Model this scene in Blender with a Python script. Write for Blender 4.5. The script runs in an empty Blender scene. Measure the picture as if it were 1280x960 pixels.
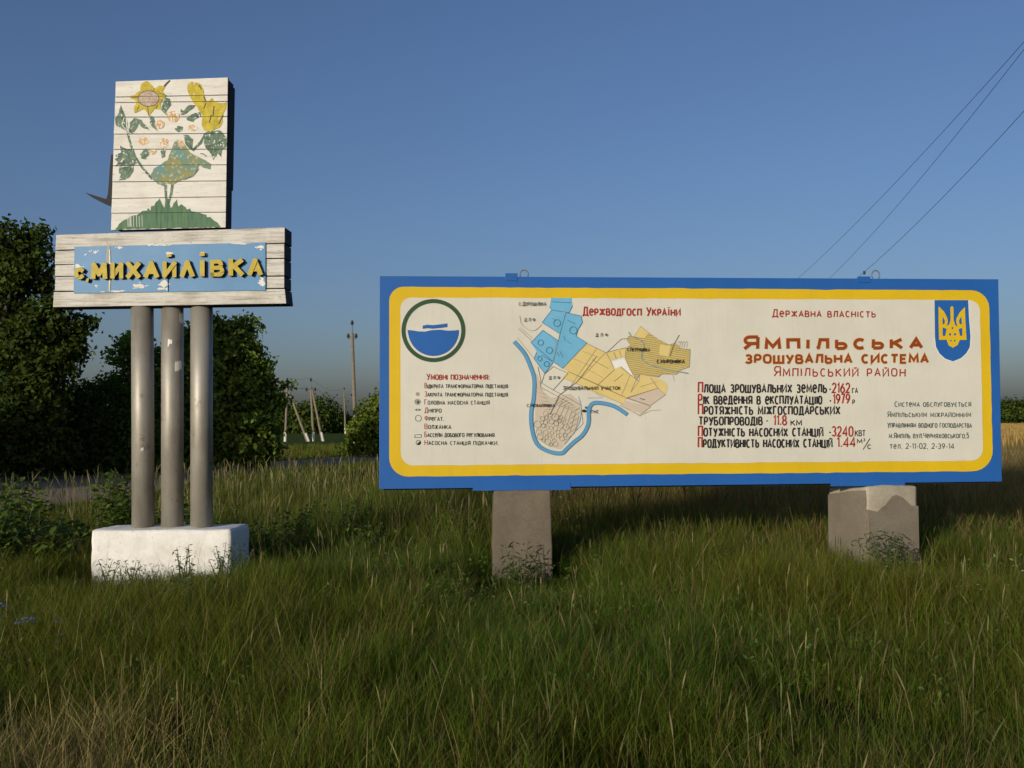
import bpy, bmesh, math, random
import numpy as np
from mathutils import Vector, Matrix

rnd = random.Random(7)
rng = np.random.default_rng(11)
S = bpy.context.scene
COL = S.collection

# ------------------------------------------------------------------ camera
W, H, FPX = 1280.0, 960.0, 1245.0
CAM = Vector((0, 0, 1.6))
PITCH = math.radians(2.17)
ROLL = 0.00645
fw = Vector((0, math.cos(PITCH), math.sin(PITCH)))
rt = Vector((1, 0, -ROLL)); rt = (rt - fw * rt.dot(fw)).normalized()
up = rt.cross(fw).normalized()
camd = bpy.data.cameras.new('camera'); camo = bpy.data.objects.new('camera', camd)
COL.objects.link(camo)
camd.sensor_width = 36; camd.lens = 36 * FPX / W; camd.clip_start = 0.05; camd.clip_end = 6000
M3 = Matrix((rt, up, -fw)).transposed()
camo.matrix_world = Matrix.Translation(CAM) @ M3.to_4x4()
S.camera = camo

# ------------------------------------------------------------------ light
SUN_AZ, SUN_EL = math.radians(33), math.radians(12.5)      # shadows run this far right of straight ahead
world = bpy.data.worlds.new('World'); S.world = world; world.use_nodes = True
wn = world.node_tree; bg = wn.nodes['Background']
sky = wn.nodes.new('ShaderNodeTexSky'); sky.sky_type = 'NISHITA'; sky.sun_disc = False
sky.sun_elevation = SUN_EL; sky.sun_rotation = math.pi + SUN_AZ
sky.altitude = 100; sky.air_density = 1.0; sky.dust_density = 2.5; sky.ozone_density = 3.95
tint = wn.nodes.new('ShaderNodeMix'); tint.data_type = 'RGBA'; tint.blend_type = 'MULTIPLY'; tint.inputs[0].default_value = 1; tint.inputs[7].default_value = (1.04, .955, 1.03, 1)   # a slightly violet summer sky
wn.links.new(sky.outputs[0], tint.inputs[6]); wn.links.new(tint.outputs[2], bg.inputs[0]); bg.inputs[1].default_value = 0.103
sd = bpy.data.lights.new('sun', 'SUN'); sd.energy = 3.25; sd.angle = math.radians(0.5); sd.color = (1, 0.92, 0.76)
so = bpy.data.objects.new('sun', sd); COL.objects.link(so)
ld = Vector((math.sin(SUN_AZ) * math.cos(SUN_EL), math.cos(SUN_AZ) * math.cos(SUN_EL), -math.sin(SUN_EL)))
so.rotation_euler = ld.to_track_quat('-Z', 'Y').to_euler(); so.location = (-20, -30, 15)
S.view_settings.view_transform = 'Standard'; S.view_settings.look = 'None'
S.view_settings.exposure = 0.0; S.view_settings.gamma = 1
S.view_settings.use_curve_mapping = False
S.render.engine = 'CYCLES'; S.cycles.use_denoising = True
S.cycles.max_bounces = 6; S.cycles.transparent_max_bounces = 4
S.render.resolution_x = 1024; S.render.resolution_y = 768

# ------------------------------------------------------------------ helpers
def ray(px, py):
    return (fw + rt * ((px - W / 2) / FPX) - up * ((py - H / 2) / FPX))
def at(px, py, Y):                      # the point seen at a pixel, Y metres ahead
    d = ray(px, py); return CAM + d * (Y / d.y)
def gnd(px, py):                        # the point of flat ground seen at a pixel
    d = ray(px, py); return CAM + d * (-CAM.z / d.z)

def tag(o, label=None, cat=None, group=None, kind=None):
    if label: o['label'] = label
    if cat: o['category'] = cat
    if group: o['group'] = group
    if kind: o['kind'] = kind
    return o
def empty(name, loc, rz=0.0):
    o = bpy.data.objects.new(name, None); COL.objects.link(o)
    o.location = loc; o.rotation_euler = (0, 0, rz); o.empty_display_size = .2
    return o

def lin(r, g, b):
    f = lambda c: ((c / 255 + .055) / 1.055) ** 2.4 if c > 10 else c / 255 / 12.92
    return (f(r), f(g), f(b))

def nodes(name):
    m = bpy.data.materials.new(name); m.use_nodes = True
    nt = m.node_tree; b = nt.nodes['Principled BSDF']
    return m, nt, b
def noise(nt, scale, detail=4, rough=.6, stretch=None, coord='Object', dist=0):
    tc = nt.nodes.new('ShaderNodeTexCoord'); n = nt.nodes.new('ShaderNodeTexNoise')
    n.inputs['Scale'].default_value = scale; n.inputs['Detail'].default_value = detail
    n.inputs['Roughness'].default_value = rough; n.inputs['Distortion'].default_value = dist
    if stretch:
        mp = nt.nodes.new('ShaderNodeMapping'); mp.inputs['Scale'].default_value = stretch
        nt.links.new(tc.outputs[coord], mp.inputs[0]); nt.links.new(mp.outputs[0], n.inputs['Vector'])
    else:
        nt.links.new(tc.outputs[coord], n.inputs['Vector'])
    return n.outputs['Fac']
def ramp(nt, fac, stops):
    r = nt.nodes.new('ShaderNodeValToRGB'); e = r.color_ramp.elements
    while len(e) < len(stops): e.new(.5)
    for i, (p, c) in enumerate(stops):
        e[i].position = p; e[i].color = (*c, 1) if len(c) == 3 else c
    nt.links.new(fac, r.inputs[0]); return r.outputs[0]
def mix(nt, fac, a, b, mode='MIX'):
    m = nt.nodes.new('ShaderNodeMix'); m.data_type = 'RGBA'; m.blend_type = mode
    for s, v in ((0, fac), (6, a), (7, b)):
        if hasattr(v, 'is_output'): nt.links.new(v, m.inputs[s])
        elif s == 0: m.inputs[0].default_value = v
        else: m.inputs[s].default_value = (*v, 1)
    return m.outputs[2]
def bump(nt, b, h, strength=.3, dist=.01):
    n = nt.nodes.new('ShaderNodeBump'); n.inputs['Strength'].default_value = strength
    n.inputs['Distance'].default_value = dist
    nt.links.new(h, n.inputs['Height']); nt.links.new(n.outputs[0], b.inputs['Normal'])
def paint(name, c, var=.12, rough=.55, scale=3.0, spec=.3):
    m, nt, b = nodes(name)
    f = noise(nt, scale, 6, .65); f2 = noise(nt, scale * 14, 3, .6)
    lo = tuple(x * (1 - var) for x in c); hi = tuple(min(1, x * (1 + var * .6)) for x in c)
    c1 = ramp(nt, f, [(.3, lo), (.7, hi)])
    c2 = mix(nt, .25, c1, ramp(nt, f2, [(.3, lo), (.7, hi)]))
    nt.links.new(c2, b.inputs['Base Color']); b.inputs['Roughness'].default_value = rough
    b.inputs['Specular IOR Level'].default_value = spec
    return m

class MB:
    def __init__(s): s.v = []; s.f = []; s.m = []
    def poly(s, pts, mat=0):
        i = len(s.v); s.v += [tuple(p) for p in pts]; s.f.append(tuple(range(i, i + len(pts)))); s.m.append(mat)
    def prism(s, front, back, mat=0, side=None):
        n = len(front); i = len(s.v); s.v += [tuple(p) for p in front] + [tuple(p) for p in back]
        s.f.append(tuple(range(i, i + n))); s.m.append(mat)
        s.f.append(tuple(range(i + 2 * n - 1, i + n - 1, -1))); s.m.append(mat if side is None else side)
        for k in range(n):
            j = (k + 1) % n
            s.f.append((i + k, i + n + k, i + n + j, i + j)); s.m.append(mat if side is None else side)
    def box(s, x0, x1, y0, y1, z0, z1, mat=0):
        s.prism([(x0, y0, z0), (x1, y0, z0), (x1, y0, z1), (x0, y0, z1)],
                [(x0, y1, z0), (x1, y1, z0), (x1, y1, z1), (x0, y1, z1)], mat)
    def tube(s, pts, rad, n=8, mat=0, cap=True):
        pts = [Vector(p) for p in pts]; rings = []
        if not hasattr(rad, '__len__'): rad = [rad] * len(pts)
        for k, p in enumerate(pts):
            t = (pts[min(k + 1, len(pts) - 1)] - pts[max(k - 1, 0)]).normalized()
            a = t.cross(Vector((0, 1, 0)) if abs(t.y) < .9 else Vector((1, 0, 0))).normalized(); b = t.cross(a)
            rings.append(len(s.v))
            for q in range(n):
                an = 2 * math.pi * q / n
                s.v.append(tuple(p + (a * math.cos(an) + b * math.sin(an)) * rad[k]))
        for k in range(len(pts) - 1):
            for q in range(n):
                r = (q + 1) % n
                s.f.append((rings[k] + q, rings[k] + r, rings[k + 1] + r, rings[k + 1] + q)); s.m.append(mat)
        if cap:
            s.f.append(tuple(rings[0] + q for q in range(n - 1, -1, -1))); s.m.append(mat)
            s.f.append(tuple(rings[-1] + q for q in range(n))); s.m.append(mat)
    def build(s, name, mats, parent=None, smooth=False, bevel=0, norm=False):
        me = bpy.data.meshes.new(name); me.from_pydata(s.v, [], s.f)
        for m in (mats if isinstance(mats, (list, tuple)) else [mats]): me.materials.append(m)
        for p, mi in zip(me.polygons, s.m): p.material_index = mi; p.use_smooth = smooth
        if norm:
            bm = bmesh.new(); bm.from_mesh(me); bmesh.ops.recalc_face_normals(bm, faces=bm.faces); bm.to_mesh(me); bm.free()
        o = bpy.data.objects.new(name, me); COL.objects.link(o)
        if parent: o.parent = parent
        if bevel:
            b = o.modifiers.new('bevel', 'BEVEL'); b.width = bevel; b.segments = 2; b.limit_method = 'ANGLE'
        return o

def np_mesh(name, V, quads=None, tris=None, colors=None, mat=None, parent=None, smooth=False):
    me = bpy.data.meshes.new(name)
    fl = []; starts = []; tot = 0
    parts = []
    if quads is not None and len(quads): parts.append((quads, 4))
    if tris is not None and len(tris): parts.append((tris, 3))
    nl = sum(p.size for p, k in parts); nf = sum(len(p) for p, k in parts)
    me.vertices.add(len(V)); me.vertices.foreach_set('co', np.ascontiguousarray(V, dtype=np.float32).ravel())
    me.loops.add(nl); me.polygons.add(nf)
    li = np.concatenate([p.ravel() for p, k in parts]).astype(np.int32)
    st = []; off = 0
    for p, k in parts:
        st.append(off + np.arange(len(p)) * k); off += p.size
    me.loops.foreach_set('vertex_index', li)
    me.polygons.foreach_set('loop_start', np.concatenate(st).astype(np.int32))
    if smooth: me.polygons.foreach_set('use_smooth', np.ones(nf, dtype=bool))
    me.update(calc_edges=True)
    if colors is not None:
        a = me.color_attributes.new('Col', 'FLOAT_COLOR', 'POINT')
        c4 = np.ones((len(V), 4), dtype=np.float32); c4[:, :3] = colors
        a.data.foreach_set('color', c4.ravel())
    if mat: me.materials.append(mat)
    o = bpy.data.objects.new(name, me); COL.objects.link(o)
    if parent: o.parent = parent
    return o

def leaf_mat(name, trans=.35, rough=.5, spec=.25):
    m, nt, b = nodes(name)
    at_ = nt.nodes.new('ShaderNodeAttribute'); at_.attribute_name = 'Col'
    nt.links.new(at_.outputs['Color'], b.inputs['Base Color']); b.inputs['Roughness'].default_value = rough
    b.inputs['Specular IOR Level'].default_value = spec
    t = nt.nodes.new('ShaderNodeBsdfTranslucent')
    hsv = mix(nt, 1.0, at_.outputs['Color'], (1.0, 1.15, .6), 'MULTIPLY'); nt.links.new(hsv, t.inputs[0])
    ms = nt.nodes.new('ShaderNodeMixShader'); ms.inputs[0].default_value = trans
    nt.links.new(b.outputs[0], ms.inputs[1]); nt.links.new(t.outputs[0], ms.inputs[2])
    nt.links.new(ms.outputs[0], nt.nodes['Material Output'].inputs[0])
    return m
LEAF = leaf_mat('tree_leaves', .35, .7, .1); GRASS = leaf_mat('grass_blades', .3, .6, .15); WEED = leaf_mat('weed_leaves', .35, .5)

class Frame:                             # an upright plane: local x along it, z up, -y towards the camera
    def __init__(s, org, yaw):
        s.o = Vector(org); s.r = Vector((math.cos(yaw), math.sin(yaw), 0)); s.n = Vector((math.sin(yaw), -math.cos(yaw), 0)); s.yaw = yaw
    def uv(s, px, py, off=0.0):
        d = ray(px, py); o = s.o + s.n * off
        p = CAM + d * ((o - CAM).dot(s.n) / d.dot(s.n)) - s.o
        return (p.dot(s.r), -off, p.z)

class Art:                               # flat paint on a Frame, drawn with photo measurements, each stroke a hair above the last
    def __init__(s, F, base, step=.0022): s.F = F; s.base = base; s.step = step; s.k = 0; s.mb = MB(); s.mats = []
    def mi(s, m):
        if m not in s.mats: s.mats.append(m)
        return s.mats.index(m)
    def off(s, layer): s.k = (s.k + 1) % 7; return s.base + layer * s.step + s.k * s.step * .125
    def poly(s, pts, m, layer=0):
        o = s.off(layer); s.mb.poly([s.F.uv(x, y, o) for x, y in pts], s.mi(m))
    def stroke(s, pts, w, m, layer=0, closed=False):
        o = s.off(layer); P = [np.array(p, float) for p in pts]; n = len(P); L = []; R = []
        for i in range(n):
            a = P[i - 1] if (i > 0 or closed) else None; b = P[(i + 1) % n] if (i < n - 1 or closed) else None
            def un(v): l = math.hypot(*v); return v / l if l > 1e-9 else np.array([1., 0])
            d1 = un(P[i] - a) if a is not None else None; d2 = un(b - P[i]) if b is not None else None
            if d1 is None: d1 = d2
            if d2 is None: d2 = d1
            t = un(d1 + d2); nn = np.array([-t[1], t[0]]); c = max(.45, abs(nn.dot(np.array([-d1[1], d1[0]]))))
            ww = (w[i] if hasattr(w, '__len__') else w) / 2 / c
            L.append(P[i] + nn * ww); R.append(P[i] - nn * ww)
        q = range(n) if closed else range(n - 1)
        for i in q:
            j = (i + 1) % n
            s.mb.poly([s.F.uv(*L[i], o), s.F.uv(*L[j], o), s.F.uv(*R[j], o), s.F.uv(*R[i], o)], s.mi(m))
    def ell(s, cx, cy, rx, ry, m, layer=0, n=28, jit=0):
        s.poly([(cx + rx * math.cos(t) * (1 + rnd.uniform(-jit, jit)), cy + ry * math.sin(t) * (1 + rnd.uniform(-jit, jit))) for t in [2 * math.pi * k / n for k in range(n)]], m, layer)
    def ring(s, cx, cy, r, w, m, layer=0, n=40, ry=None):
        s.stroke([(cx + r * math.cos(2 * math.pi * k / n), cy + (ry or r) * math.sin(2 * math.pi * k / n)) for k in range(n)], w, m, layer, True)
    def build(s, name, parent): return s.mb.build(name, s.mats, parent)

# ------------------------------------------------------------------ hand-lettered stroke alphabet
def arc(cx, cy, rx, ry, a0, a1, n=9):
    return [(cx + rx * math.cos(math.radians(a0 + (a1 - a0) * k / n)), cy + ry * math.sin(math.radians(a0 + (a1 - a0) * k / n))) for k in range(n + 1)]
def bowl(y0, y1, x=.95, x0=0, n=7):
    ry = (y1 - y0) / 2; rx = min(.5, ry * 1.2)
    return [(x0, y1)] + arc(x - rx, (y0 + y1) / 2, rx, ry, 90, -90, n) + [(x0, y0)]
def oval(): return [(.5 + .5 * math.copysign(abs(math.cos(t)) ** .72, math.cos(t)), .5 + .5 * math.copysign(abs(math.sin(t)) ** .72, math.sin(t))) for t in [2 * math.pi * k / 18 for k in range(19)]]
I_ = [(0, 1), (0, 0), (1, 1), (1, 0)]
G = {
 'А': (1, [[(0, 0), (.5, 1), (1, 0)], [(.19, .33), (.81, .33)]]),
 'Б': (.9, [[(.9, 1), (0, 1), (0, 0)], bowl(0, .56)]),
 'В': (.9, [[(0, 0), (0, 1)], bowl(.52, 1, .88), bowl(0, .52, 1)]),
 'Г': (.8, [[(0, 0), (0, 1), (.95, 1)]]),
 'Д': (1.1, [[(0, -.16), (0, 0), (1, 0), (1, -.16)], [(.16, 0), (.32, 1), (.85, 1), (.85, 0)]]),
 'Е': (.8, [[(.95, 1), (0, 1), (0, 0), (.95, 0)], [(0, .52), (.8, .52)]]),
 'Ё': (.95, [arc(.5, .5, .5, .5, -45, -345, 14) + [(.0, .5)], [(.0, .5), (1, .5)]]),
 'Є': (.9, [arc(.55, .5, .5, .5, 50, 310, 12), [(.05, .5), (.75, .5)]]),
 'Ж': (1.35, [[(.5, 0), (.5, 1)], [(0, 1), (.5, .5), (0, 0)], [(1, 1), (.5, .5), (1, 0)]]),
 'З': (.85, [arc(.45, .75, .45, .25, 150, -90, 9) + [(.3, .5)], arc(.45, .25, .5, .25, 90, -155, 9)]),
 'И': (1, [I_]), 'Й': (1, [I_, arc(.5, 1.2, .22, .1, 180, 360, 5)]),
 'І': (.12, [[(.5, 0), (.5, 1)]]), 'Ї': (.4, [[(.5, 0), (.5, 1)], [(.1, 1.18), (.1, 1.3)], [(.9, 1.18), (.9, 1.3)]]),
 'К': (.95, [[(0, 0), (0, 1)], [(.95, 1), (.05, .48)], [(.3, .6), (1, 0)]]),
 'Л': (1, [[(0, 0), (.14, .12), (.3, 1), (.95, 1), (.95, 0)]]), 'Λ': (1, [[(0, 0), (.5, 1), (1, 0)]]),
 'М': (1.2, [[(0, 0), (.06, 1), (.5, .25), (.94, 1), (1, 0)]]),
 'Н': (.95, [[(0, 0), (0, 1)], [(1, 0), (1, 1)], [(0, .5), (1, .5)]]),
 'О': (1, [oval()]), 'П': (.95, [[(0, 0), (0, 1), (1, 1), (1, 0)]]),
 'Р': (.85, [[(0, 0), (0, 1)], bowl(.42, 1)]),
 'С': (.9, [arc(.52, .5, .5, .5, 48, 312, 12)]), 'Т': (.95, [[(.5, 0), (.5, 1)], [(0, 1), (1, 1)]]),
 'У': (.95, [[(0, 1), (.5, .4)], [(1, 1), (.38, 0), (.1, 0)]]),
 'Ф': (1.2, [[(.5, 0), (.5, 1)], [(.5 + .5 * math.cos(t), .58 + .3 * math.sin(t)) for t in [2 * math.pi * k / 16 for k in range(17)]]]),
 'Х': (1, [[(0, 0), (1, 1)], [(0, 1), (1, 0)]]), 'Ц': (1.05, [[(0, 1), (0, 0), (1, 0), (1, -.17)], [(.85, 1), (.85, 0)]]),
 'Ч': (.9, [[(1, 0), (1, 1)], [(0, 1), (.05, .55), (.3, .42), (1, .45)]]),
 'Ш': (1.35, [[(0, 1), (0, 0), (1, 0), (1, 1)], [(.5, 0), (.5, 1)]]),
 'Щ': (1.45, [[(0, 1), (0, 0), (1, 0), (1, -.17)], [(.46, 0), (.46, 1)], [(.92, 0), (.92, 1)]]),
 'Ь': (.85, [[(0, 1), (0, 0)], bowl(0, .55)]),
 'Ю': (1.35, [[(0, 0), (0, 1)], [(0, .5), (.35, .5)], [(.35 + .65 * x, y) for x, y in oval()]]),
 'Я': (.95, [[(1, 0), (1, 1)], [(1 - x, y) for x, y in bowl(.45, 1)], [(.5, .45), (0, 0)]]),
 '0': (.85, [oval()]), '1': (.3, [[(0, .8), (.9, 1), (.9, 0)]]),
 '2': (.8, [arc(.48, .72, .47, .28, 165, -30, 8) + [(0, 0), (1, 0)]]),
 '3': (.8, [arc(.45, .75, .45, .25, 150, -90, 9), arc(.45, .25, .5, .25, 90, -155, 9)]),
 '4': (.95, [[(.75, 0), (.75, 1), (0, .28), (1, .28)]]), '5': (.8, [[(.9, 1), (.12, 1), (.08, .58)] + arc(.45, .33, .5, .33, 100, -150, 9)]),
 '6': (.85, [[(.75, 1), (.2, .6), (.02, .32)] + arc(.5, .3, .48, .3, 180, 540, 14)]),
 '7': (.75, [[(0, 1), (1, 1), (.3, 0)]]), '8': (.85, [arc(.5, .75, .42, .25, 0, 360, 12), arc(.5, .25, .5, .25, 0, 360, 12)]),
 '9': (.85, [[(.25, 0), (.8, .4), (.98, .68)] + arc(.5, .7, .48, .3, 0, 360, 14)]),
 '.': (.12, [[(.5, 0), (.5, .13)]]), ',': (.15, [[(.6, .1), (.2, -.16)]]), '-': (.5, [[(0, .45), (1, .45)]]),
 ':': (.12, [[(.5, .1), (.5, .24)], [(.5, .65), (.5, .79)]]), '/': (.6, [[(0, -.2), (1, 1)]]), ' ': (.6, []),
}
class Auto:                              # makes each line of lettering a part of its own
    def __init__(s, F, base, name, parent): s.a = (F, base); s.n = name; s.p = parent
def text(A, s, x0, x1, y0, cap, small, w, m, first=None, y1=None, layer=6, gap=.36, under=None, jit=.25):
    if isinstance(A, Auto):
        B = Art(*A.a); text(B, s, x0, x1, y0, cap, small, w, m, first, y1, layer, gap, under, jit); return B.build(A.n, A.p)
    y1 = y0 if y1 is None else y1
    items = []; x = 0
    for ch in s:
        u = 'Ё' if ch == 'е' else ch.upper()
        isup = ch == ch.upper() and ch not in '.,-: '
        wd, st = G[u]; k = 1.0 if isup else small / cap * 1.02
        items.append((x, wd * k, st, cap if (isup or ch.isdigit()) else small)); x += wd * k + gap
    sc = (x1 - x0 - w) / max(.1, (x - gap)); n = 0
    for i, (gx, wd, st, h) in enumerate(items):
        mm = first if (first and i == 0) else m
        dy = rnd.uniform(-jit, jit); sl = rnd.uniform(-.02, .02)
        for pl in st:
            pts = []
            for (a, b) in pl:
                X = x0 + w / 2 + (gx + wd * a) * sc + sl * b * h
                yb = y0 + (y1 - y0) * ((X - x0) / max(1, x1 - x0))
                pts.append((X, yb + dy - w / 2 - b * (h - w)))
            if under: A.stroke(pts, w + 1.1, under, layer - 1)
            A.stroke(pts, w, mm, layer)

# ------------------------------------------------------------------ materials
def wood_white():
    m, nt, b = nodes('weathered_white_planks')
    g = noise(nt, 2.2, 7, .7, (1.0, 1.0, 9.0)); d = noise(nt, 1.6, 6, .7); k = noise(nt, 26, 3, .6, (.35, 1, 2.5))
    c = ramp(nt, g, [(.25, (.50, .47, .41)), (.42, (.66, .64, .57)), (.7, (.76, .74, .68))])
    c = mix(nt, ramp(nt, d, [(.5, (0, 0, 0)), (.78, (.55, .55, .55))]), c, (.47, .41, .31))
    c = mix(nt, ramp(nt, k, [(.63, (0, 0, 0)), (.75, (.6, .6, .6))]), c, (.30, .26, .2))
    nt.links.new(c, b.inputs['Base Color']); b.inputs['Roughness'].default_value = .75; b.inputs['Specular IOR Level'].default_value = .2
    bump(nt, b, g, .5, .004); return m
def wood_bare():
    m, nt, b = nodes('grey_weathered_boards')
    g = noise(nt, 3.2, 8, .72, (.7, 1.0, 14.0)); d = noise(nt, 3.0, 6, .7); k = noise(nt, 18, 4, .65, (.5, 1, 1.6))
    c = ramp(nt, g, [(.3, (.14, .125, .10)), (.41, (.42, .395, .34)), (.52, (.60, .58, .52)), (.8, (.70, .68, .62))])
    c = mix(nt, ramp(nt, d, [(.5, (0, 0, 0)), (.72, (.6, .6, .6))]), c, (.36, .31, .23))
    c = mix(nt, ramp(nt, k, [(.62, (0, 0, 0)), (.7, (.75, .75, .75))]), c, (.14, .12, .1))
    nt.links.new(c, b.inputs['Base Color']); b.inputs['Roughness'].default_value = .8; b.inputs['Specular IOR Level'].default_value = .2
    bump(nt, b, g, .6, .005); return m
M_WOOD = wood_white(); M_BARE = wood_bare()
M_BACK = paint('dark_boards', (.038, .037, .044), .3, .8)  # dark backing; on the plank sides this colour stands in for shade
M_SEAM = paint('seam_shadow_gap', (.03, .028, .024), .2, .9)  # dark colour of the seam lines drawn over the paint
def sheet_blue():
    m, nt, b = nodes('chipped_sky_blue_paint')
    a = noise(nt, 5, 8, .72); s2 = noise(nt, 1.1, 3, .5, (3, 1, .5))
    c = ramp(nt, noise(nt, 3, 5, .6), [(.3, (.014, .145, .33)), (.7, (.030, .195, .40))])
    c = mix(nt, ramp(nt, s2, [(.6, (0, 0, 0)), (.78, (.25, .25, .25))]), c, (.17, .27, .27))
    c = mix(nt, ramp(nt, a, [(.70, (0, 0, 0)), (.715, (1, 1, 1))]), c, (.70, .68, .60))
    nt.links.new(c, b.inputs['Base Color']); b.inputs['Roughness'].default_value = .5; return m
M_PLATE = sheet_blue()
M_CHIP = paint('bare_chip', (.68, .66, .58), .15)
M_STREAK = paint('rust_stain', (.32, .33, .27), .2)
M_LYEL = paint('letter_yellow', (.45, .335, .004), .25, .5, 14); M_LBLK = paint('letter_black', (.02, .02, .018), .2, .6)
def silver():
    m, nt, b = nodes('silver_painted_pipe')
    f = noise(nt, 3, 7, .65, (1, 1, .35)); p = noise(nt, 7, 6, .7); w = noise(nt, 2.3, 6, .7, (1.6, 1.6, .8))
    c = ramp(nt, f, [(.3, (.22, .195, .155)), (.5, (.33, .305, .25)), (.72, (.42, .39, .33))])
    c = mix(nt, ramp(nt, p, [(.6, (0, 0, 0)), (.68, (.8, .8, .8))]), c, (.17, .14, .105))
    c = mix(nt, ramp(nt, w, [(.72, (0, 0, 0)), (.735, (1, 1, 1))]), c, (.62, .60, .54))
    nt.links.new(c, b.inputs['Base Color']); b.inputs['Metallic'].default_value = .35; b.inputs['Roughness'].default_value = .52
    bump(nt, b, p, .25, .004); return m
M_PIPE = silver()
def whitewash():
    m, nt, b = nodes('whitewashed_concrete')
    a = noise(nt, 4, 8, .7); d = noise(nt, 1.5, 5, .7); h = noise(nt, 22, 6, .7)
    c = ramp(nt, a, [(.3, (.62, .59, .52)), (.55, (.78, .76, .70))])
    c = mix(nt, ramp(nt, d, [(.5, (0, 0, 0)), (.72, (.75, .75, .75))]), c, (.48, .45, .38))
    c = mix(nt, ramp(nt, h, [(.62, (0, 0, 0)), (.7, (.7, .7, .7))]), c, (.34, .31, .26))
    nt.links.new(c, b.inputs['Base Color']); b.inputs['Roughness'].default_value = .9
    bump(nt, b, mix(nt, .5, a, h), .7, .015); return m
M_WASH = whitewash()
def concrete(name, c0, c1, sc=5):
    m, nt, b = nodes(name)
    a = noise(nt, sc, 8, .7); h = noise(nt, 60, 4, .7); d = noise(nt, 1.3, 5, .65)
    c = ramp(nt, a, [(.3, c0), (.7, c1)])
    c = mix(nt, ramp(nt, h, [(.4, (0, 0, 0)), (.75, (.5, .5, .5))]), c, tuple(x * .6 for x in c0))
    c = mix(nt, ramp(nt, d, [(.5, (0, 0, 0)), (.75, (.4, .4, .4))]), c, tuple(x * .7 for x in c0))
    nt.links.new(c, b.inputs['Base Color']); b.inputs['Roughness'].default_value = .92; b.inputs['Specular IOR Level'].default_value = .15
    bump(nt, b, mix(nt, .4, a, h), .5, .008); return m
M_CONC = concrete('pale_bare_concrete', (.34, .295, .215), (.46, .41, .315)); M_COAT = concrete('grey_plaster_coat', (.125, .102, .074), (.18, .15, .108))
def board_paint(name, c, dirt, rough=.45):
    m, nt, b = nodes(name); lo = tuple(x * .9 for x in c); hi = tuple(x * 1.04 for x in c)
    cc = ramp(nt, noise(nt, 1.3, 6, .65), [(.3, lo), (.7, hi)])
    cc = mix(nt, ramp(nt, noise(nt, 3.0, 7, .75, (4, 1, .35)), [(.52, (0, 0, 0)), (.8, (.3, .3, .3))]), cc, dirt)      # rain streaks
    cc = mix(nt, ramp(nt, noise(nt, 30, 4, .7), [(.66, (0, 0, 0)), (.76, (.35, .35, .35))]), cc, dirt)                     # specks
    nt.links.new(cc, b.inputs['Base Color']); b.inputs['Roughness'].default_value = rough; b.inputs['Specular IOR Level'].default_value = .3
    bump(nt, b, noise(nt, 2.2, 3, .5), .25, .006); return m
M_CREAM = board_paint('cream_board_paint', (.625, .606, .515), (.46, .42, .33), .5)
M_BLUE = board_paint('border_blue', (.017, .108, .37), (.05, .12, .26)); M_YEL = board_paint('border_yellow', (.66, .44, .010), (.45, .30, .03))
M_GRN = paint('emblem_green', (.028, .072, .03)); M_RED = paint('lettering_red', (.34, .03, .018), .25, .5, 12); M_BRN = paint('lettering_brown_red', (.26, .05, .012), .2, .5, 12)
M_ORG = paint('lettering_orange_edge', (.60, .33, .06)); M_BLK = paint('lettering_black', (.022, .022, .02), .3, .5, 12); M_TEAL = paint('lettering_grey_green', (.06, .095, .09), .3, .5, 12)
M_MBLUE = paint('map_blue', (.15, .42, .62), .12, .5, 5); M_MRIV = paint('map_river', (.10, .30, .50), .12, .5, 5); M_MYEL = paint('map_yellow', (.66, .52, .20), .1, .5, 4)
M_MOCH = paint('map_ochre', (.55, .44, .16), .14, .5, 5); M_MPNK = paint('map_pink', (.56, .47, .37), .08); M_MGRY = paint('map_grey', (.53, .47, .37), .1, .5, 6)
M_MLIN = paint('map_line', (.17, .15, .11), .3); M_MLIN2 = paint('map_line_soft', (.34, .29, .2), .2); M_MBLN = paint('map_blue_line', (.05, .17, .30), .2)
M_MGB = paint('map_grey_blue', (.24, .30, .28), .1); M_MHAT = paint('map_hatching', (.26, .20, .07), .2)
M_WHT = paint('white_edge', (.74, .74, .68), .05)
M_STEEL = paint('galvanised_grey', (.16, .18, .17), .3, .5); M_WIRE = paint('dark_cable', (.03, .032, .038), .1, .6)

# =================================================================== SETTING
def ground_z(x, y):
    f = np.clip((15 - y) / 6, 0, 1)
    return f * (.045 * np.sin(x * 1.3 + .7) * np.cos(y * 1.1) + .03 * np.sin(x * 2.9 + y * 2.3))
gx = np.concatenate([np.linspace(-2500, -60, 14), np.linspace(-40, 40, 161), np.linspace(60, 2500, 14)])
gy = np.concatenate([np.linspace(-600, -12, 10), np.linspace(-8, 40, 97), np.linspace(50, 200, 20), np.linspace(300, 4500, 16)])
XX, YY = np.meshgrid(gx, gy); ZZ = ground_z(XX, YY)
gV = np.stack([XX.ravel(), YY.ravel(), ZZ.ravel()], 1); nx, ny = len(gx), len(gy)
ii = (np.arange(ny - 1)[:, None] * nx + np.arange(nx - 1)[None, :]).ravel()
def soil():
    m, nt, b = nodes('soil_and_thatch')
    a = noise(nt, .8, 8, .7); f = noise(nt, 9, 6, .7)
    c = ramp(nt, a, [(.3, (.030, .036, .012)), (.55, (.05, .055, .02)), (.75, (.085, .068, .03))])
    c = mix(nt, ramp(nt, f, [(.4, (0, 0, 0)), (.7, (.6, .6, .6))]), c, (.03, .024, .014))
    nt.links.new(c, b.inputs['Base Color']); b.inputs['Roughness'].default_value = 1; b.inputs['Specular IOR Level'].default_value = 0
    bump(nt, b, f, .8, .05); return m
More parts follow.
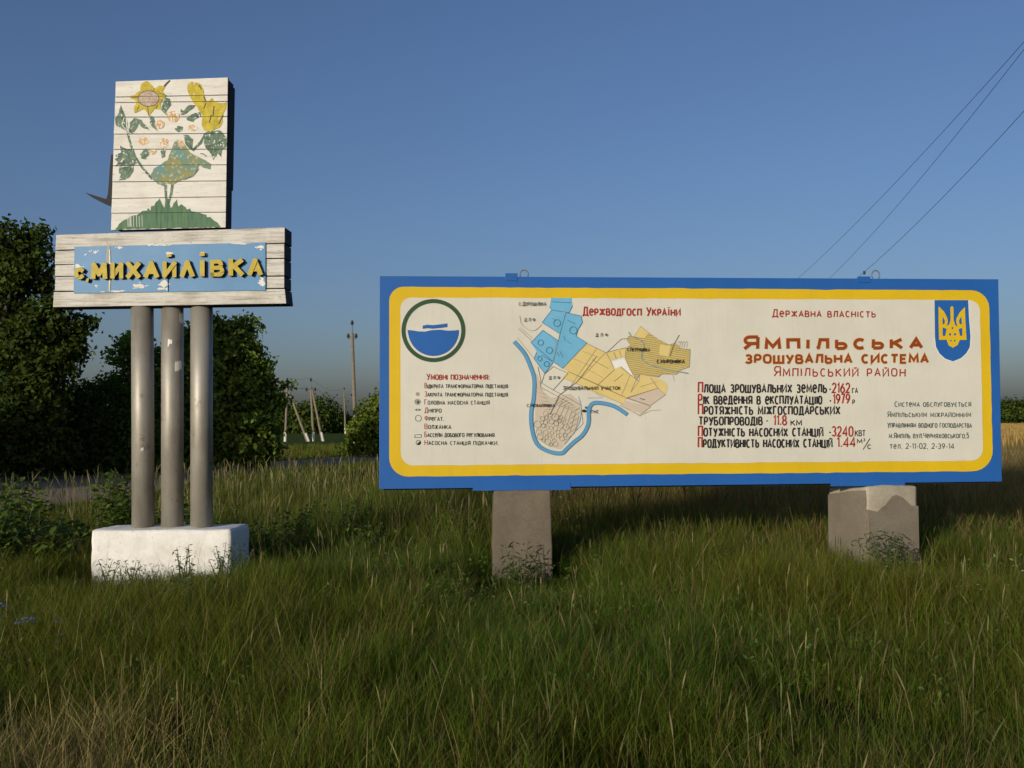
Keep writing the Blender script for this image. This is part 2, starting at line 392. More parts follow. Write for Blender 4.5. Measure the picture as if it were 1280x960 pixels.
g = np_mesh('ground', gV, quads=np.stack([ii, ii + 1, ii + nx + 1, ii + nx], 1), mat=soil(), smooth=True)
tag(g, 'flat grassy roadside ground stretching to the horizon', 'ground', kind='structure')

def sheet(name, pts, z, m, label, cat):
    mb = MB(); mb.poly([(p[0], p[1], z) for p in pts]); o = mb.build(name, m)
    return tag(o, label, cat, kind='structure')
def crop_mat(name, c0, c1, sc=.25):
    m, nt, b = nodes(name); f = noise(nt, sc, 8, .7); h = noise(nt, 6, 5, .7)
    c = mix(nt, .4, ramp(nt, f, [(.3, c0), (.7, c1)]), ramp(nt, h, [(.3, c0), (.7, c1)]))
    nt.links.new(c, b.inputs['Base Color']); b.inputs['Roughness'].default_value = 1; b.inputs['Specular IOR Level'].default_value = 0
    bump(nt, b, h, .6, .2); return m
sheet('crop_field', [(-160, 66), (14, 66), (40, 420), (-500, 420)], .008, crop_mat('green_crop', (.045, .075, .022), (.075, .10, .035)), 'green crop field beyond the road at the left', 'field')
sheet('wheat_field', [(18, 52), (240, 52), (700, 420), (50, 420)], .012, crop_mat('ripe_wheat', (.33, .215, .07), (.46, .32, .11)), 'ripe golden wheat field at the right behind the billboard', 'field')
def asphalt():
    m, nt, b = nodes('worn_asphalt'); a = noise(nt, .5, 8, .7); f = noise(nt, 30, 4, .7)
    c = mix(nt, .4, ramp(nt, a, [(.3, (.16, .105, .065)), (.7, (.30, .21, .13))]), ramp(nt, f, [(.3, (.11, .08, .055)), (.7, (.27, .2, .14))]))
    nt.links.new(c, b.inputs['Base Color']); b.inputs['Roughness'].default_value = .95; bump(nt, b, f, .5, .02); return m
far_e = [gnd(-260, 610), gnd(0, 597), gnd(150, 590.5), gnd(300, 580), gnd(475, 568)]
near_e = [gnd(-380, 690), gnd(0, 640), gnd(150, 624), gnd(300, 592), gnd(475, 578)]
ext_f = far_e[-1] + (far_e[-1] - far_e[-2]).normalized() * 55; ext_n = near_e[-1] + (near_e[-1] - near_e[-2]).normalized() * 55
ext_f.x -= 1
road_poly = far_e + [ext_f, ext_n] + near_e[::-1]
sheet('road', road_poly, .016, asphalt(), 'worn grey country road running past the trees at the left', 'road')
def in_poly(x, y, P):
    r = np.zeros(len(x), bool); n = len(P)
    for i in range(n):
        a, b = P[i], P[(i + 1) % n]
        c = ((a[1] > y) != (b[1] > y)) & (x < (b[0] - a[0]) * (y - a[1]) / (b[1] - a[1] + 1e-12) + a[0]); r ^= c
    return r

# ------------------------------------------------------------------ village sign on three pipes
FV = Frame((-3.42, 10.14, 0), math.radians(-3))
vs = empty('village_sign', FV.o, FV.yaw)
tag(vs, 'tall painted village name sign on three silver pipes and a whitewashed block', 'village sign')
def vlocal(p):                           # world point in the sign's own axes
    q = Vector(p) - FV.o; return Vector((q.dot(FV.r), -q.dot(FV.n), q.z))
def rough_box(name, corners_bottom, z0, z1, mat, parent, amp=.012, cut=9, bev=.03, top_shift=None, seed=1):
    bm = bmesh.new(); n = len(corners_bottom)
    lo = [bm.verts.new((x, y, z0)) for x, y in corners_bottom]
    hi = [bm.verts.new((x, y, z1 if not top_shift else z1 + top_shift[i])) for i, (x, y) in enumerate(corners_bottom)]
    bm.faces.new(lo[::-1]); bm.faces.new(hi)
    for i in range(n): bm.faces.new((lo[i], lo[(i + 1) % n], hi[(i + 1) % n], hi[i]))
    bmesh.ops.recalc_face_normals(bm, faces=bm.faces)
    bmesh.ops.bevel(bm, geom=bm.edges[:], offset=bev, segments=2, profile=.6, affect='EDGES')
    for _ in range(3):
        bmesh.ops.subdivide_edges(bm, edges=[e for e in bm.edges if e.calc_length() > .05], cuts=1, use_grid_fill=True)
    from mathutils import noise as mn
    for v in bm.verts:
        d = mn.noise_vector(v.co * 5 + Vector((seed, 0, 0))) * amp + mn.noise_vector(v.co * 17 + Vector((seed, 3, 0))) * amp * .5
        v.co += d
    me = bpy.data.meshes.new(name); bm.to_mesh(me); bm.free(); me.materials.append(mat)
    for p in me.polygons: p.use_smooth = True
    o = bpy.data.objects.new(name, me); COL.objects.link(o); o.parent = parent; return o
bl = vlocal((at(113, 700, 10.0))); br = vlocal(at(289, 700, 10.0))
base = rough_box('base_block', [(bl.x, bl.y), (br.x, br.y), (br.x + .02, br.y + .53), (bl.x, bl.y + .53)], -.15, .545, M_WASH, vs, .013, bev=.035, seed=4)
base['label'] = 'whitewashed concrete block under the pipes'
zb = FV.uv(200, 384)[2]
for cx, yo in ((179, 0), (215.5, .03), (252, .0)):
    mb = MB(); a = vlocal(at(cx, 655, 10.28 + yo)); b2 = vlocal(at(cx - 1 if cx < 200 else cx, 386, 10.28 + yo))
    mb.tube([(a.x, a.y, .40), (a.x * .5 + b2.x * .5, a.y, 1.7), (b2.x, b2.y, zb + .02)], .111, 36, cap=True)
    c = mb.build('pipe_column', M_PIPE, vs, True)
    for (X0, X1, Y0, Y1) in {179: [(167, 178, 483, 500), (167, 174, 499, 510), (181, 184, 560, 563)], 215.5: [(208, 219, 424, 431), (202.5, 207, 388, 398), (222, 228, 452, 462), (226, 229, 390, 402)], 252: [(243, 247, 548, 553)]}[cx]:
        fl = MB(); n_ = 7; F_ = []
        def ang(px): return math.asin(max(-.97, min(.97, (at(px, 500, 10.28 + yo).x - at(cx, 500, 10.28 + yo).x) / .111)))
        for k in range(n_ + 1):
            t = ang(X0 + (X1 - X0) * k / n_); zz0 = at(cx, Y1, 10.17).z + rnd.uniform(-.02, .02); zz1 = at(cx, Y0, 10.17).z + rnd.uniform(-.02, .02)
            F_.append(((a.x + math.sin(t) * .1125, a.y - math.cos(t) * .1125, zz0), (a.x + math.sin(t) * .1125, a.y - math.cos(t) * .1125, zz1)))
        for (u0, v0), (u1, v1) in zip(F_[:-1], F_[1:]): fl.poly([u0, u1, v1, v0])
        fl.build('paint_flake', M_CHIP, c)
# name board: planks round a blue plate
def slab(mb, F, quad, th, mat=0, side=None, off=0.0):
    fr = [F.uv(x, y, off) for x, y in quad]
    mb.prism(fr, [(p[0], p[1] + th, p[2]) for p in fr], mat, side)
def lerp2(a, b, t): return (a[0] + (b[0] - a[0]) * t, a[1] + (b[1] - a[1]) * t)
mb = MB()
TL, TR, BR, BL = (70, 294), (356, 284), (356, 379.5), (65.5, 384)
slab(mb, FV, [(66, 384), (358, 379.5), (356, 361), (67, 365)], .26, 0, 1)            # lower plank
slab(mb, FV, [(69, 312.5), (356, 303.5), (356, 284), (70, 293.5)], .26, 0, 1)        # upper plank
ys_l = [313.2, 331, 346, 364.4]; ys_r = [304.2, 323, 345, 360.6]
for i in range(3):
    slab(mb, FV, [(68.3, ys_l[i + 1] - .5), (94, ys_l[i + 1] - .8), (94, ys_l[i] - .4), (69, ys_l[i] + .4)], .258, 0, 1, -.002 * (i + 1))
    slab(mb, FV, [(329, ys_r[i + 1] - .2), (355.4, ys_r[i + 1] - .6), (355.4, ys_r[i] + .4), (329, ys_r[i] + .9)], .258, 0, 1, -.002 * (i + 1))
slab(mb, FV, [(80, 370), (345, 366), (345, 296), (80, 302)], .2, 1, 1, -.03)
nb = mb.build('name_board', [M_BARE, M_BACK], vs, bevel=.006, norm=True)
mb = MB(); slab(mb, FV, [(92, 366.5), (331.8, 363), (331.8, 303), (93, 308.5)], .012, 0, 0, .012)
plate = mb.build('blue_plate', M_PLATE, nb)
A = Art(FV, .0135)
for (cx, cy, rx, ry) in ((119, 315, 3.2, 2), (150, 309.5, 4, 2), (172, 357, 9, 2.5), (176, 359, 6, 2), (205, 355, 7, 5), (203, 361, 9, 1.6), (327, 353, 4.5, 6), (325, 309, 5, 2.2), (97, 333, 4, 3), (195, 306, 12, 1.2), (300, 304.5, 14, 1.2), (255, 317, 4, 3), (212, 317, 4, 2.6), (120, 357, 2, 1.5), (107, 318, 1.6, 1), (145, 364, 12, 1)):
    A.ell(cx, cy, rx * .8, ry * .8, M_CHIP, 0, 15, .5)
    for _ in range(6): A.ell(cx + rnd.gauss(0, rx * .75), cy + rnd.gauss(0, ry * .8), rnd.uniform(.3, .34 * rx + .3), rnd.uniform(.3, .36 * ry + .3), M_CHIP, 0, 9, .5)
A.stroke([(135.5, 308), (135.5, 322), (136.5, 350), (136, 364.5)], [3.5, 6, 3, 2.5], M_STREAK, 1)
A.stroke([(137, 312), (137.5, 340), (137, 364)], [1.2, 1.8, 1], M_CHIP, 2)
A.stroke([(210, 334), (210, 364)], .8, M_SEAM, 2)
A.build('chipped_paint', plate)
# raised letters
kk = 0
def raised(ch, x0, x1, yb, h, w, dot=None):
    global kk
    mb = MB()
    wd, st = G[ch]
    for pl in st:
        for (p, q) in zip(pl[:-1], pl[1:]):
            P = np.array([x0 + w / 2 + p[0] * (x1 - x0 - w), yb - w / 2 - p[1] * (h - w)]); Q = np.array([x0 + w / 2 + q[0] * (x1 - x0 - w), yb - w / 2 - q[1] * (h - w)])
            d = Q - P; L = math.hypot(*d); d = d / L; n = np.array([-d[1], d[0]]) * w / 2; e = d * w * .42
            kk += 1; o = .052 + (kk % 9) * .0009
            f4 = [P - e + n, Q + e + n, Q + e - n, P - e - n]
            fr = [FV.uv(x, y, o) for x, y in f4]
            mb.prism(fr, [(p_[0], -.0255, p_[2]) for p_ in fr], 0, 1)
    if dot:
        fr = [FV.uv(x, y, .05) for x, y in dot]; mb.prism(fr, [(p_[0], -.0255, p_[2]) for p_ in fr], 0, 1)
    mb.build('letter', [M_LYEL, M_LBLK], nb, norm=True)
G['Ҳ'] = (1, [[(0, 0), (.06, 1), (.5, .3), (.94, 1), (1, 0)]])
G['Ⲓ'] = (.2, [[(.5, 0), (.5, 1)]])
yb = lambda x: 349.5 - (x - 93) * (5.5 / 235)
raised('С', 92.5, 106, yb(96) - .5, 14.5, 4.9, [(108, 348), (111.5, 348), (110, 352.5), (107.5, 352.5)])
for ch, a, b2, h in (('М', 113.5, 134, 21), ('И', 138, 154, 20.5), ('Х', 157.5, 175.5, 21), ('А', 179.5, 198.5, 21), ('И', 203, 220.5, 20.5), ('Λ', 225, 243, 21), ('Ⲓ', 250, 255.5, 21), ('В', 262.5, 280, 21), ('К', 285.5, 304.5, 22), ('А', 309.5, 328, 21.5)):
    raised(ch, a, b2, yb(a), h, {'И': 5.2, 'В': 4.9}.get(ch, 5.8), {203: [(208, 318.5), (214.5, 317), (214.5, 320.6), (208, 321.6)], 250: [(249.5, 315.8), (255.8, 315.4), (255.8, 319.8), (249.5, 320.2)]}.get(a))
# picture panel
FP = FV
z1 = lambda X, Y: (90 + X / 4.571, 80 + Y / 4.571)
mb = MB()
Ls = [100, 188, 220, 303, 400, 487, 580, 673, 768, 852, 950]; Rs = [76, 176, 213, 300, 396, 486, 575, 667, 758, 846, 934]
for i in range(len(Ls) - 1):
    xl = lambda y: 249 - (y - 100) * (27 / 850); xr = lambda y: 891 - (y - 76) * (13 / 858)
    g_ = .75
    q = [z1(xl(Ls[i + 1]) + rnd.uniform(-2, 2), Ls[i + 1] - (g_ if i < 9 else 0)), z1(xr(Rs[i + 1]), Rs[i + 1] - (g_ if i < 9 else 0)), z1(xr(Rs[i]), Rs[i] + g_ * (i > 0)), z1(xl(Ls[i]), Ls[i] + g_ * (i > 0))]
    slab(mb, FV, q, .03, 0, 1, -.012 + rnd.uniform(-.0015, .0015))
fr = [FV.uv(*z1(X, Y), -.044) for X, Y in ((232, 940), (876, 926), (888, 82), (254, 106))]
mb.prism(fr, [(p[0], p[1] + .19, p[2]) for p in fr], 1, 1)
fr = [FV.uv(*z1(X, Y), -.06) for X, Y in ((850, 700), (878, 700), (889, 105), (850, 105))]
mb.prism([(p[0] + .012, p[1] + .02, p[2]) for p in fr], [(p[0] + .012, p[1] + .20, p[2]) for p in fr], 1, 1)
pp = mb.build('picture_panel', [M_WOOD, M_BACK], vs, bevel=.004, norm=True)
pp['label'] = 'white plank panel painted with flowers and a bird'
A = Art(FV, -.0098, .0007)
def mottle(name, c0, c1, sc, wear=None, wt=.52):
    m, nt, b = nodes(name); f = noise(nt, sc, 5, .7); c = ramp(nt, f, [(.35, c0), (.65, c1)])
    if wear: c = mix(nt, ramp(nt, noise(nt, wear, 3, .5), [(wt, (0, 0, 0)), (wt + .05, (1, 1, 1))]), c, (.70, .67, .60))
    nt.links.new(c, b.inputs['Base Color']); b.inputs['Roughness'].default_value = .7; return m
P_YEL = mottle('picture_yellow', (.36, .28, .01), (.58, .46, .02), 14, 40, .66); P_GRN = mottle('picture_leaf_green', (.035, .072, .048), (.15, .24, .15), 22, 48, .60); P_PCH = mottle('picture_peach', (.50, .25, .08), (.62, .44, .22), 30, 55)
P_DK = paint('picture_dark', (.035, .035, .025), .3); P_PNK = mottle('picture_seed_pink', (.30, .20, .15), (.56, .45, .34), 60)
def birdmat():
    m, nt, b = nodes('picture_bird'); tc = nt.nodes.new('ShaderNodeTexCoord'); v = nt.nodes.new('ShaderNodeTexVoronoi'); v.inputs['Scale'].default_value = 26
    nt.links.new(tc.outputs['Object'], v.inputs['Vector'])
    c = ramp(nt, noise(nt, 6.5, 4, .6), [(.3, (.11, .24, .26)), (.46, (.14, .23, .15)), (.56, (.27, .24, .07)), (.66, (.13, .22, .15))])
    c = mix(nt, ramp(nt, v.outputs['Distance'], [(.12, (.75, .75, .75)), (.42, (0, 0, 0))]), c, (.46, .50, .40)); nt.links.new(c, b.inputs['Base Color']); b.inputs['Roughness'].default_value = .7; return m
P_BIRD = birdmat()
def moundmat():
    m, nt, b = nodes('picture_mound'); c = ramp(nt, noise(nt, 5, 6, .7, (6, 1, .6)), [(.3, (.03, .075, .035)), (.5, (.075, .17, .095)), (.66, (.14, .20, .06)), (.8, (.42, .44, .32))]); nt.links.new(c, b.inputs['Base Color']); b.inputs['Roughness'].default_value = .75; return m
P_MND = moundmat()
def rag(L, amp=3.2, step=14):
    out = []
    for p, q_ in zip(L, L[1:] + L[:1]):
        k = max(1, int(math.hypot(q_[0] - p[0], q_[1] - p[1]) / step))
        for i in range(k): out.append((p[0] + (q_[0] - p[0]) * i / k + rnd.uniform(-amp, amp) * (i > 0), p[1] + (q_[1] - p[1]) * i / k + rnd.uniform(-amp, amp) * (i > 0)))
    return out
def zp(L, m, layer=0): A.poly([z1(*p) for p in rag(L)], m, layer)
def zs(L, w, m, layer=0): A.stroke([z1(*p) for p in L], (w / 4.571) if not hasattr(w, '__len__') else [x / 4.571 for x in w], m, layer)
zs([(318, 395), (335, 460), (360, 530), (400, 590), (460, 660)], 13, P_GRN)
zs([(755, 410), (735, 450), (690, 492)], [10, 18, 14], P_GRN)
zs([(520, 137), (540, 112), (560, 93)], [12, 11, 8], P_DK)
for L in ([(278, 232), (291, 265), (305, 315), (318, 340), (315, 392), (298, 376), (250, 350), (245, 312), (262, 290)],
          [(325, 390), (330, 335), (355, 308), (395, 318), (442, 380), (400, 362), (380, 338), (370, 365), (345, 397)],
          [(275, 465), (300, 480), (350, 488), (374, 560), (360, 575), (320, 581), (245, 586), (262, 560), (243, 545), (258, 535), (245, 520), (282, 505)],
          [(270, 590), (350, 583), (352, 610), (330, 645), (300, 662), (268, 665), (280, 630), (268, 622)],
          [(440, 293), (465, 300), (475, 340), (492, 385), (460, 362), (443, 330)], [(532, 190), (558, 198), (566, 235), (540, 268), (541, 292), (508, 258), (515, 235)],
          [(620, 292), (622, 255), (634, 268), (670, 235), (712, 232), (690, 255), (655, 282)], [(652, 312), (690, 285), (735, 272), (737, 297), (700, 318), (690, 332), (660, 322)],
          [(635, 405), (665, 405), (692, 430), (688, 478), (696, 500), (665, 480), (645, 450)],
          [(750, 402), (770, 386), (848, 380), (870, 405), (887, 440), (880, 478), (858, 490), (853, 535), (832, 508), (808, 548), (792, 512), (763, 478), (753, 445)],
          [(585, 372), (600, 352), (634, 358), (630, 380), (606, 390)], [(388, 515), (420, 480), (448, 490), (440, 520), (420, 545), (395, 540)], [(505, 500), (520, 480), (536, 490), (532, 530), (512, 538)]):
    zp(L, P_GRN, 1)
zs([(300, 300), (285, 345), (312, 385)], 4, M_CHIP, 2); zs([(310, 315), (316, 385)], 5, M_CHIP, 2)
for (cx, cy, rx, ry) in ((580, 300, 37, 33), (502, 345, 27, 25), (690, 365, 27, 18), (410, 440, 30, 24), (527, 450, 24, 28), (460, 500, 22, 16)):
    A.ell(*z1(cx, cy), rx / 4.571, ry / 4.571, P_PCH, 1, 22, .12)
zp([(325, 188), (365, 170), (390, 152), (392, 118), (415, 100), (432, 97), (452, 115), (470, 138), (500, 122), (531, 130), (518, 156), (541, 183), (515, 205), (505, 230), (512, 262), (470, 256), (455, 277), (437, 297), (410, 255), (395, 262), (357, 280), (356, 240), (372, 216), (350, 201)], P_YEL, 2)
A.ell(*z1(437, 197), 62 / 4.571, 47 / 4.571, P_DK, 3); A.ell(*z1(437, 197), 58 / 4.571, 43 / 4.571, P_PNK, 4)
for L in ([(340, 190), (376, 190)], [(495, 165), (540, 180)], [(500, 205), (520, 206)], [(385, 235), (372, 262)], [(490, 232), (480, 254)], [(470, 140), (465, 160)], [(432, 240), (437, 290)]): zs(L, 4, P_DK, 3)
zp([(658, 122), (672, 104), (692, 100), (735, 115), (752, 150), (764, 207), (778, 212), (800, 194), (815, 216), (850, 224), (884, 218), (880, 255), (862, 290), (861, 330), (840, 365), (790, 386), (752, 378), (740, 330), (745, 290), (708, 240), (678, 195), (662, 160)], P_YEL, 2)
for L in ([(765, 225), (752, 255)], [(811, 240), (806, 298)], [(797, 290), (784, 335)], [(862, 292), (838, 345)], [(725, 120), (740, 145)], [(752, 185), (765, 215)]): zs(L, 6, P_DK, 3)
zp([(575, 470), (585, 445), (605, 435), (640, 455), (665, 495), (700, 522), (725, 532), (760, 548), (796, 572), (790, 602), (750, 592), (722, 580), (720, 605), (690, 640), (640, 660), (600, 675), (570, 692), (540, 680), (520, 697), (490, 687), (468, 668), (450, 640), (465, 600), (500, 580), (545, 550), (560, 510)], P_BIRD, 2)
A.ell(*z1(621, 455), 17 / 4.571, 20 / 4.571, P_PCH, 3, 16, .1); zs([(733, 512), (750, 513), (768, 528)], 4, P_DK, 3); zs([(722, 600), (690, 640), (640, 660)], 5, P_GRN, 3)
zs([(534, 690), (535, 740), (540, 800)], [16, 13, 10], P_GRN, 1); zs([(573, 688), (565, 745), (550, 800)], [14, 14, 12], P_GRN, 1)
zp([(245, 945), (268, 915), (300, 890), (320, 884), (345, 866), (372, 862), (400, 840), (428, 838), (433, 822), (448, 838), (452, 812), (470, 810), (478, 790), (500, 768), (514, 800), (527, 822), (533, 765), (550, 770), (563, 825), (580, 795), (600, 772), (606, 815), (626, 800), (650, 820), (655, 832), (675, 826), (680, 840), (730, 850), (765, 860), (770, 876), (790, 874), (812, 895), (830, 905), (848, 930), (720, 934), (500, 940)], P_MND, 2)
for k in range(9): x = rnd.uniform(300, 430); zs([(x, 870 + rnd.uniform(-10, 10)), (x + 2, 930)], 2.5, M_CHIP, 3)
for i in range(1, 10): A.stroke([z1(249 - (Ls[i] - 100) * (27 / 850) + 2, Ls[i]), z1(560, (Ls[i] + Rs[i]) / 2 + rnd.uniform(-1, 1)), z1(891 - (Rs[i] - 76) * (13 / 858) - 2, Rs[i])], .45, M_SEAM, 6)
A.build('painted_picture', pp)
mb = MB(); z8 = lambda X, Y: (100 + X / 6.737, 180 + Y / 6.737)
fr = [FV.uv(*z8(X, Y), -.17) for X, Y in ((262, 525), (215, 508), (180, 490), (110, 455), (42, 408), (120, 432), (195, 456), (222, 462), (234, 420), (242, 330), (250, 200), (262, 88), (300, 88), (300, 525))]
mb.prism(fr, [(p[0], p[1] + .025, p[2]) for p in fr], 0)
mb.build('metal_hook', M_BACK, vs, norm=True)

# ------------------------------------------------------------------ irrigation billboard
FB = Frame((1.82, 10.15, 0), math.radians(4.6))
bb = empty('billboard', FB.o, FB.yaw)
tag(bb, 'long blue and yellow framed billboard with painted map and text on concrete pillars', 'billboard')
mb = MB(); slab(mb, FB, [(474, 611.5), (1252.5, 602), (1248, 349), (474.5, 345)], .055, 0, 0)
panel = mb.build('panel', M_BLUE, bb, norm=True, bevel=.004)
mb = MB(); slab(mb, FB, [(480, 612.6), (1246, 603.8), (1243, 352), (480, 349)], .07, 0, 0, -.0565)
mb.build('back_frame', M_BACK, bb, norm=True)
def rrect(c, r, n=7):                    # rounded quad from four photo corners tl,tr,br,bl
    out = []
    for i in range(4):
        p = np.array(c[i], float); a = np.array(c[i - 1], float); b = np.array(c[(i + 1) % 4], float)
        da = (a - p) / math.hypot(*(a - p)); db = (b - p) / math.hypot(*(b - p))
        if i:                            # a hand-brushed edge that wavers a little
            e0 = out[-1]; e1 = p + da * r[i]; k_ = int(math.hypot(*(e1 - e0)) / 12)
            for k in range(1, k_): out.append(e0 + (e1 - e0) * k / k_ + np.array([rnd.gauss(0, .22), rnd.gauss(0, .22)]))
        for k in range(n + 1):
            t = k / n * math.pi / 2
            out.append(p + da * r[i] * (1 - math.sin(t)) + db * r[i] * (1 - math.cos(t)))
    return out
A = Art(FB, .002)
A.poly(rrect([(486.5, 358.3), (1236, 363), (1241.5, 588.8), (486.5, 596)], (18, 22, 26, 24)), M_YEL, 0)
A.build('yellow_border', panel)
A = Art(FB, .0045)
A.poly(rrect([(500.5, 371.8), (1224.8, 375), (1229, 575.8), (501, 582)], (14, 14, 15, 16)), M_CREAM, 0)
cream = A.build('cream_field', panel)
# round water emblem
A = Art(FB, .0052); cx, cy = 541.8, 413.2
A.ring(cx, cy, 37.4, 5.2, M_GRN, 1, 56, 36.9)
bowlp = [(509.4, 412.4), (516, 413), (523, 414.2), (531, 414.4), (540, 412.6), (550, 412), (560, 413.3), (568, 413), (573.4, 412.3)]
bowlp += [(cx + 32 * math.cos(math.radians(t)), 412.5 + 32.5 * math.sin(math.radians(t))) for t in range(4, 177, 8)]
A.poly(bowlp, M_BLUE, 1)
A.poly([(528.2, 407), (534, 405.8), (541, 406.4), (550, 405.4), (559.2, 404.2), (559.2, 408.8), (550, 410), (541, 410.8), (534, 410.2), (528.4, 411)], M_BLUE, 1)
A.build('water_emblem', panel)
# legend
T_ = Auto(FB, .0052, 'legend_line', panel); A = Art(FB, .0052)
text(T_, 'Умовні позначення:', 533, 612, 475, 8.2, 7, 1.25, M_RED, layer=1)
rows = ['Відкрита трансформаторна підстанція', 'Закрита трансформаторна підстанція', 'Головна насосна станція', 'Дніпро', 'Фрегат.', 'Волжанка', 'Бассейн добового регулювання', 'Насосна станція підкачки.']
for s, x1, yb_ in zip(rows, (635, 635, 612, 552, 555, 564, 618, 623), (485.5, 496, 506, 516, 526.3, 536.3, 546.5, 556.5)):
    text(T_, s, 530.5, x1, yb_, 6.9, 5.2, .8, M_BLK, M_RED, layer=1, jit=.15)
A.ell(522, 492.5, 2.4, 2.4, M_MLIN2, 1); A.ring(522, 502.3, 3.4, .5, M_BLK, 1, 20); A.ring(522, 502.3, 2.0, .5, M_BLK, 1, 16); A.poly([(522, 500.6), (523.6, 502), (522.4, 504), (521, 503.8)], M_BLK, 2)
A.poly([(517.8, 512.4), (522.3, 510.8), (527, 512.2), (522.3, 513.6)], M_BLK, 1); A.ell(522.4, 512.2, 1.1, .8, M_CREAM, 2, 12)
A.ring(523, 522.8, 3.8, .6, M_BLK, 1, 20); A.stroke([(518.5, 547), (518.5, 543.6), (526.6, 543.2), (526.6, 546.6)], .6, M_BLK, 1, True)
A.ring(523, 553.2, 2.9, .6, M_BLK, 1, 18); A.poly([(525.2, 551.2), (525.6, 553.5), (524.5, 555.5), (522.4, 556), (520.9, 555)], M_BLK, 2)
A.build('legend_symbols', panel)
# headings, figures, address
A = Auto(FB, .0052, 'title_line', panel)
text(A, 'Держводгосп України', 728, 851, 394.6, 11.6, 9.6, 1.9, M_RED, y1=395.4, layer=1, gap=.4)
text(A, 'Державна власність', 965, 1095, 396.4, 10.2, 8.4, 1.5, M_RED, y1=397.2, layer=1, gap=.45)
text(A, 'Ямпільська', 928.5, 1154, 438, 18.5, 14.6, 3.7, M_BRN, y1=436.6, layer=2, gap=.6, under=M_ORG, jit=.2)
text(A, 'ЗРОШУВАЛЬНА СИСТЕМА', 931, 1161, 454.8, 12, 12, 2.5, M_BRN, y1=454.4, layer=2, gap=.5, under=M_ORG)
text(A, 'Ямпільський район', 967, 1132, 470.8, 13.4, 10.8, 1.6, M_RED, y1=471, layer=1, gap=.5)
T_ = Auto(FB, .0052, 'figures_line', panel); A = Art(FB, .0052)
def line(s, x0, x1, y, f=M_RED): text(T_, s, x0, x1, y, 14, 11.4, 2.0, M_BLK, f, layer=1, gap=.42)
def red(s, x0, x1, y): text(T_, s, x0, x1, y, 13.4, 13.4, 1.9, M_RED, layer=1, gap=.4)
line('Площа зрошувальних земель', 872, 1034, 491.4); A.ell(1037.5, 486.5, 1.1, 1.1, M_BLK, 1, 10); red('2162', 1039.5, 1063, 491.5); text(T_, 'га', 1065, 1072.6, 491.8, 7.5, 7, 1.1, M_BLK, layer=1)
line('Рік введення в експлуатацію', 872, 1028, 505.8); A.ell(1038, 501, 1.1, 1.1, M_BLK, 1, 10); red('1979', 1041, 1063, 505.4); text(T_, 'р', 1065.3, 1068.8, 505.8, 7.5, 6.5, 1.1, M_BLK, layer=1)
line('Протяжність міжгосподарських', 872, 1050.5, 518.8)
text(T_, 'трубопроводів', 873, 953.5, 532, 14, 11.4, 2.0, M_BLK, layer=1, gap=.42); text(T_, '-', 957, 960.5, 530, 8, 8, 1.3, M_BLK, layer=1); red('11.8', 966.5, 984, 532); text(T_, 'км', 988, 1002.5, 532.2, 8, 7.4, 1.3, M_BLK, layer=1)
line('Потужність насосних станцій', 872, 1029.5, 546); A.ell(1037.5, 540.5, 1.1, 1.1, M_BLK, 1, 10); red('3240', 1039.5, 1067, 545.8); text(T_, 'квт', 1068.5, 1082, 545.6, 8, 8, 1.15, M_BLK, layer=1)
line('Продуктивність насосних станцій', 872, 1041, 560); red('1.44', 1046, 1070, 559.6); text(T_, 'м', 1071, 1078, 554.6, 6.5, 6, 1.1, M_BLK, layer=1); text(T_, '3', 1078.8, 1081.6, 551.5, 4, 4, .8, M_BLK, layer=1)
A.stroke([(1079, 562), (1087.5, 548)], 1.0, M_BLK, 1); text(T_, 'с', 1084, 1089.5, 561.5, 6.5, 6, 1.1, M_BLK, layer=1)
A.build('figures_marks', panel)
A = Auto(FB, .0052, 'address_line', panel)
for s, x0, x1, y in (('Система обслуговується', 1118, 1214, 508.6), ('Ямпільським міжрайонним', 1109, 1214, 521.6), ('Управлінням водного господарства', 1109, 1215, 534.8), ('м.Ямпіль вул.Черняховського,5', 1111, 1211.5, 548), ('тел. 2-11-02, 2-39-14', 1112, 1193, 561.2)):
    text(A, s, x0, x1, y, 7.2, 5.9, 1.0, M_TEAL, layer=1, jit=.2, gap=.4)
# coat of arms
A = Art(FB, .0052); zq = lambda X, Y: (1140 + X / 8, 360 + Y / 8)
sh = [(225, 121), (562, 121), (570, 300), (585, 480), (578, 590), (545, 650), (490, 700), (410, 733), (330, 706), (275, 655), (240, 590), (230, 500)]
A.stroke([zq(*p) for p in sh[1:]], 2.0, M_WHT, 0)
A.poly([zq(*p) for p in sh], M_BLUE, 1)
A.poly([zq(*p) for p in ((265, 183), (320, 235), (355, 305), (358, 345), (345, 378), (372, 366), (386, 320), (383, 195), (400, 179), (414, 195), (416, 320), (432, 370), (458, 388), (442, 345), (444, 305), (480, 240), (529, 190), (535, 350), (546, 519), (478, 519), (456, 570), (410, 597), (368, 575), (345, 517), (270, 519), (266, 350))], M_YEL, 2)
for L in (((305, 282), (328, 325), (326, 355), (306, 366)), ((493, 282), (470, 325), (474, 355), (498, 366)), ((306, 394), (346, 408), (332, 478), (306, 478)), ((502, 398), (466, 412), (480, 478), (503, 478))):
    A.poly([zq(*p) for p in L], M_BLUE, 3)
for (x, y, r) in ((404, 400, 9), (380, 464, 11), (430, 462, 11), (390, 526, 8), (427, 526, 8)): A.ell(*zq(x, y), r / 8, r * 1.25 / 8, M_BLUE, 3, 10)
A.build('trident_shield', panel)
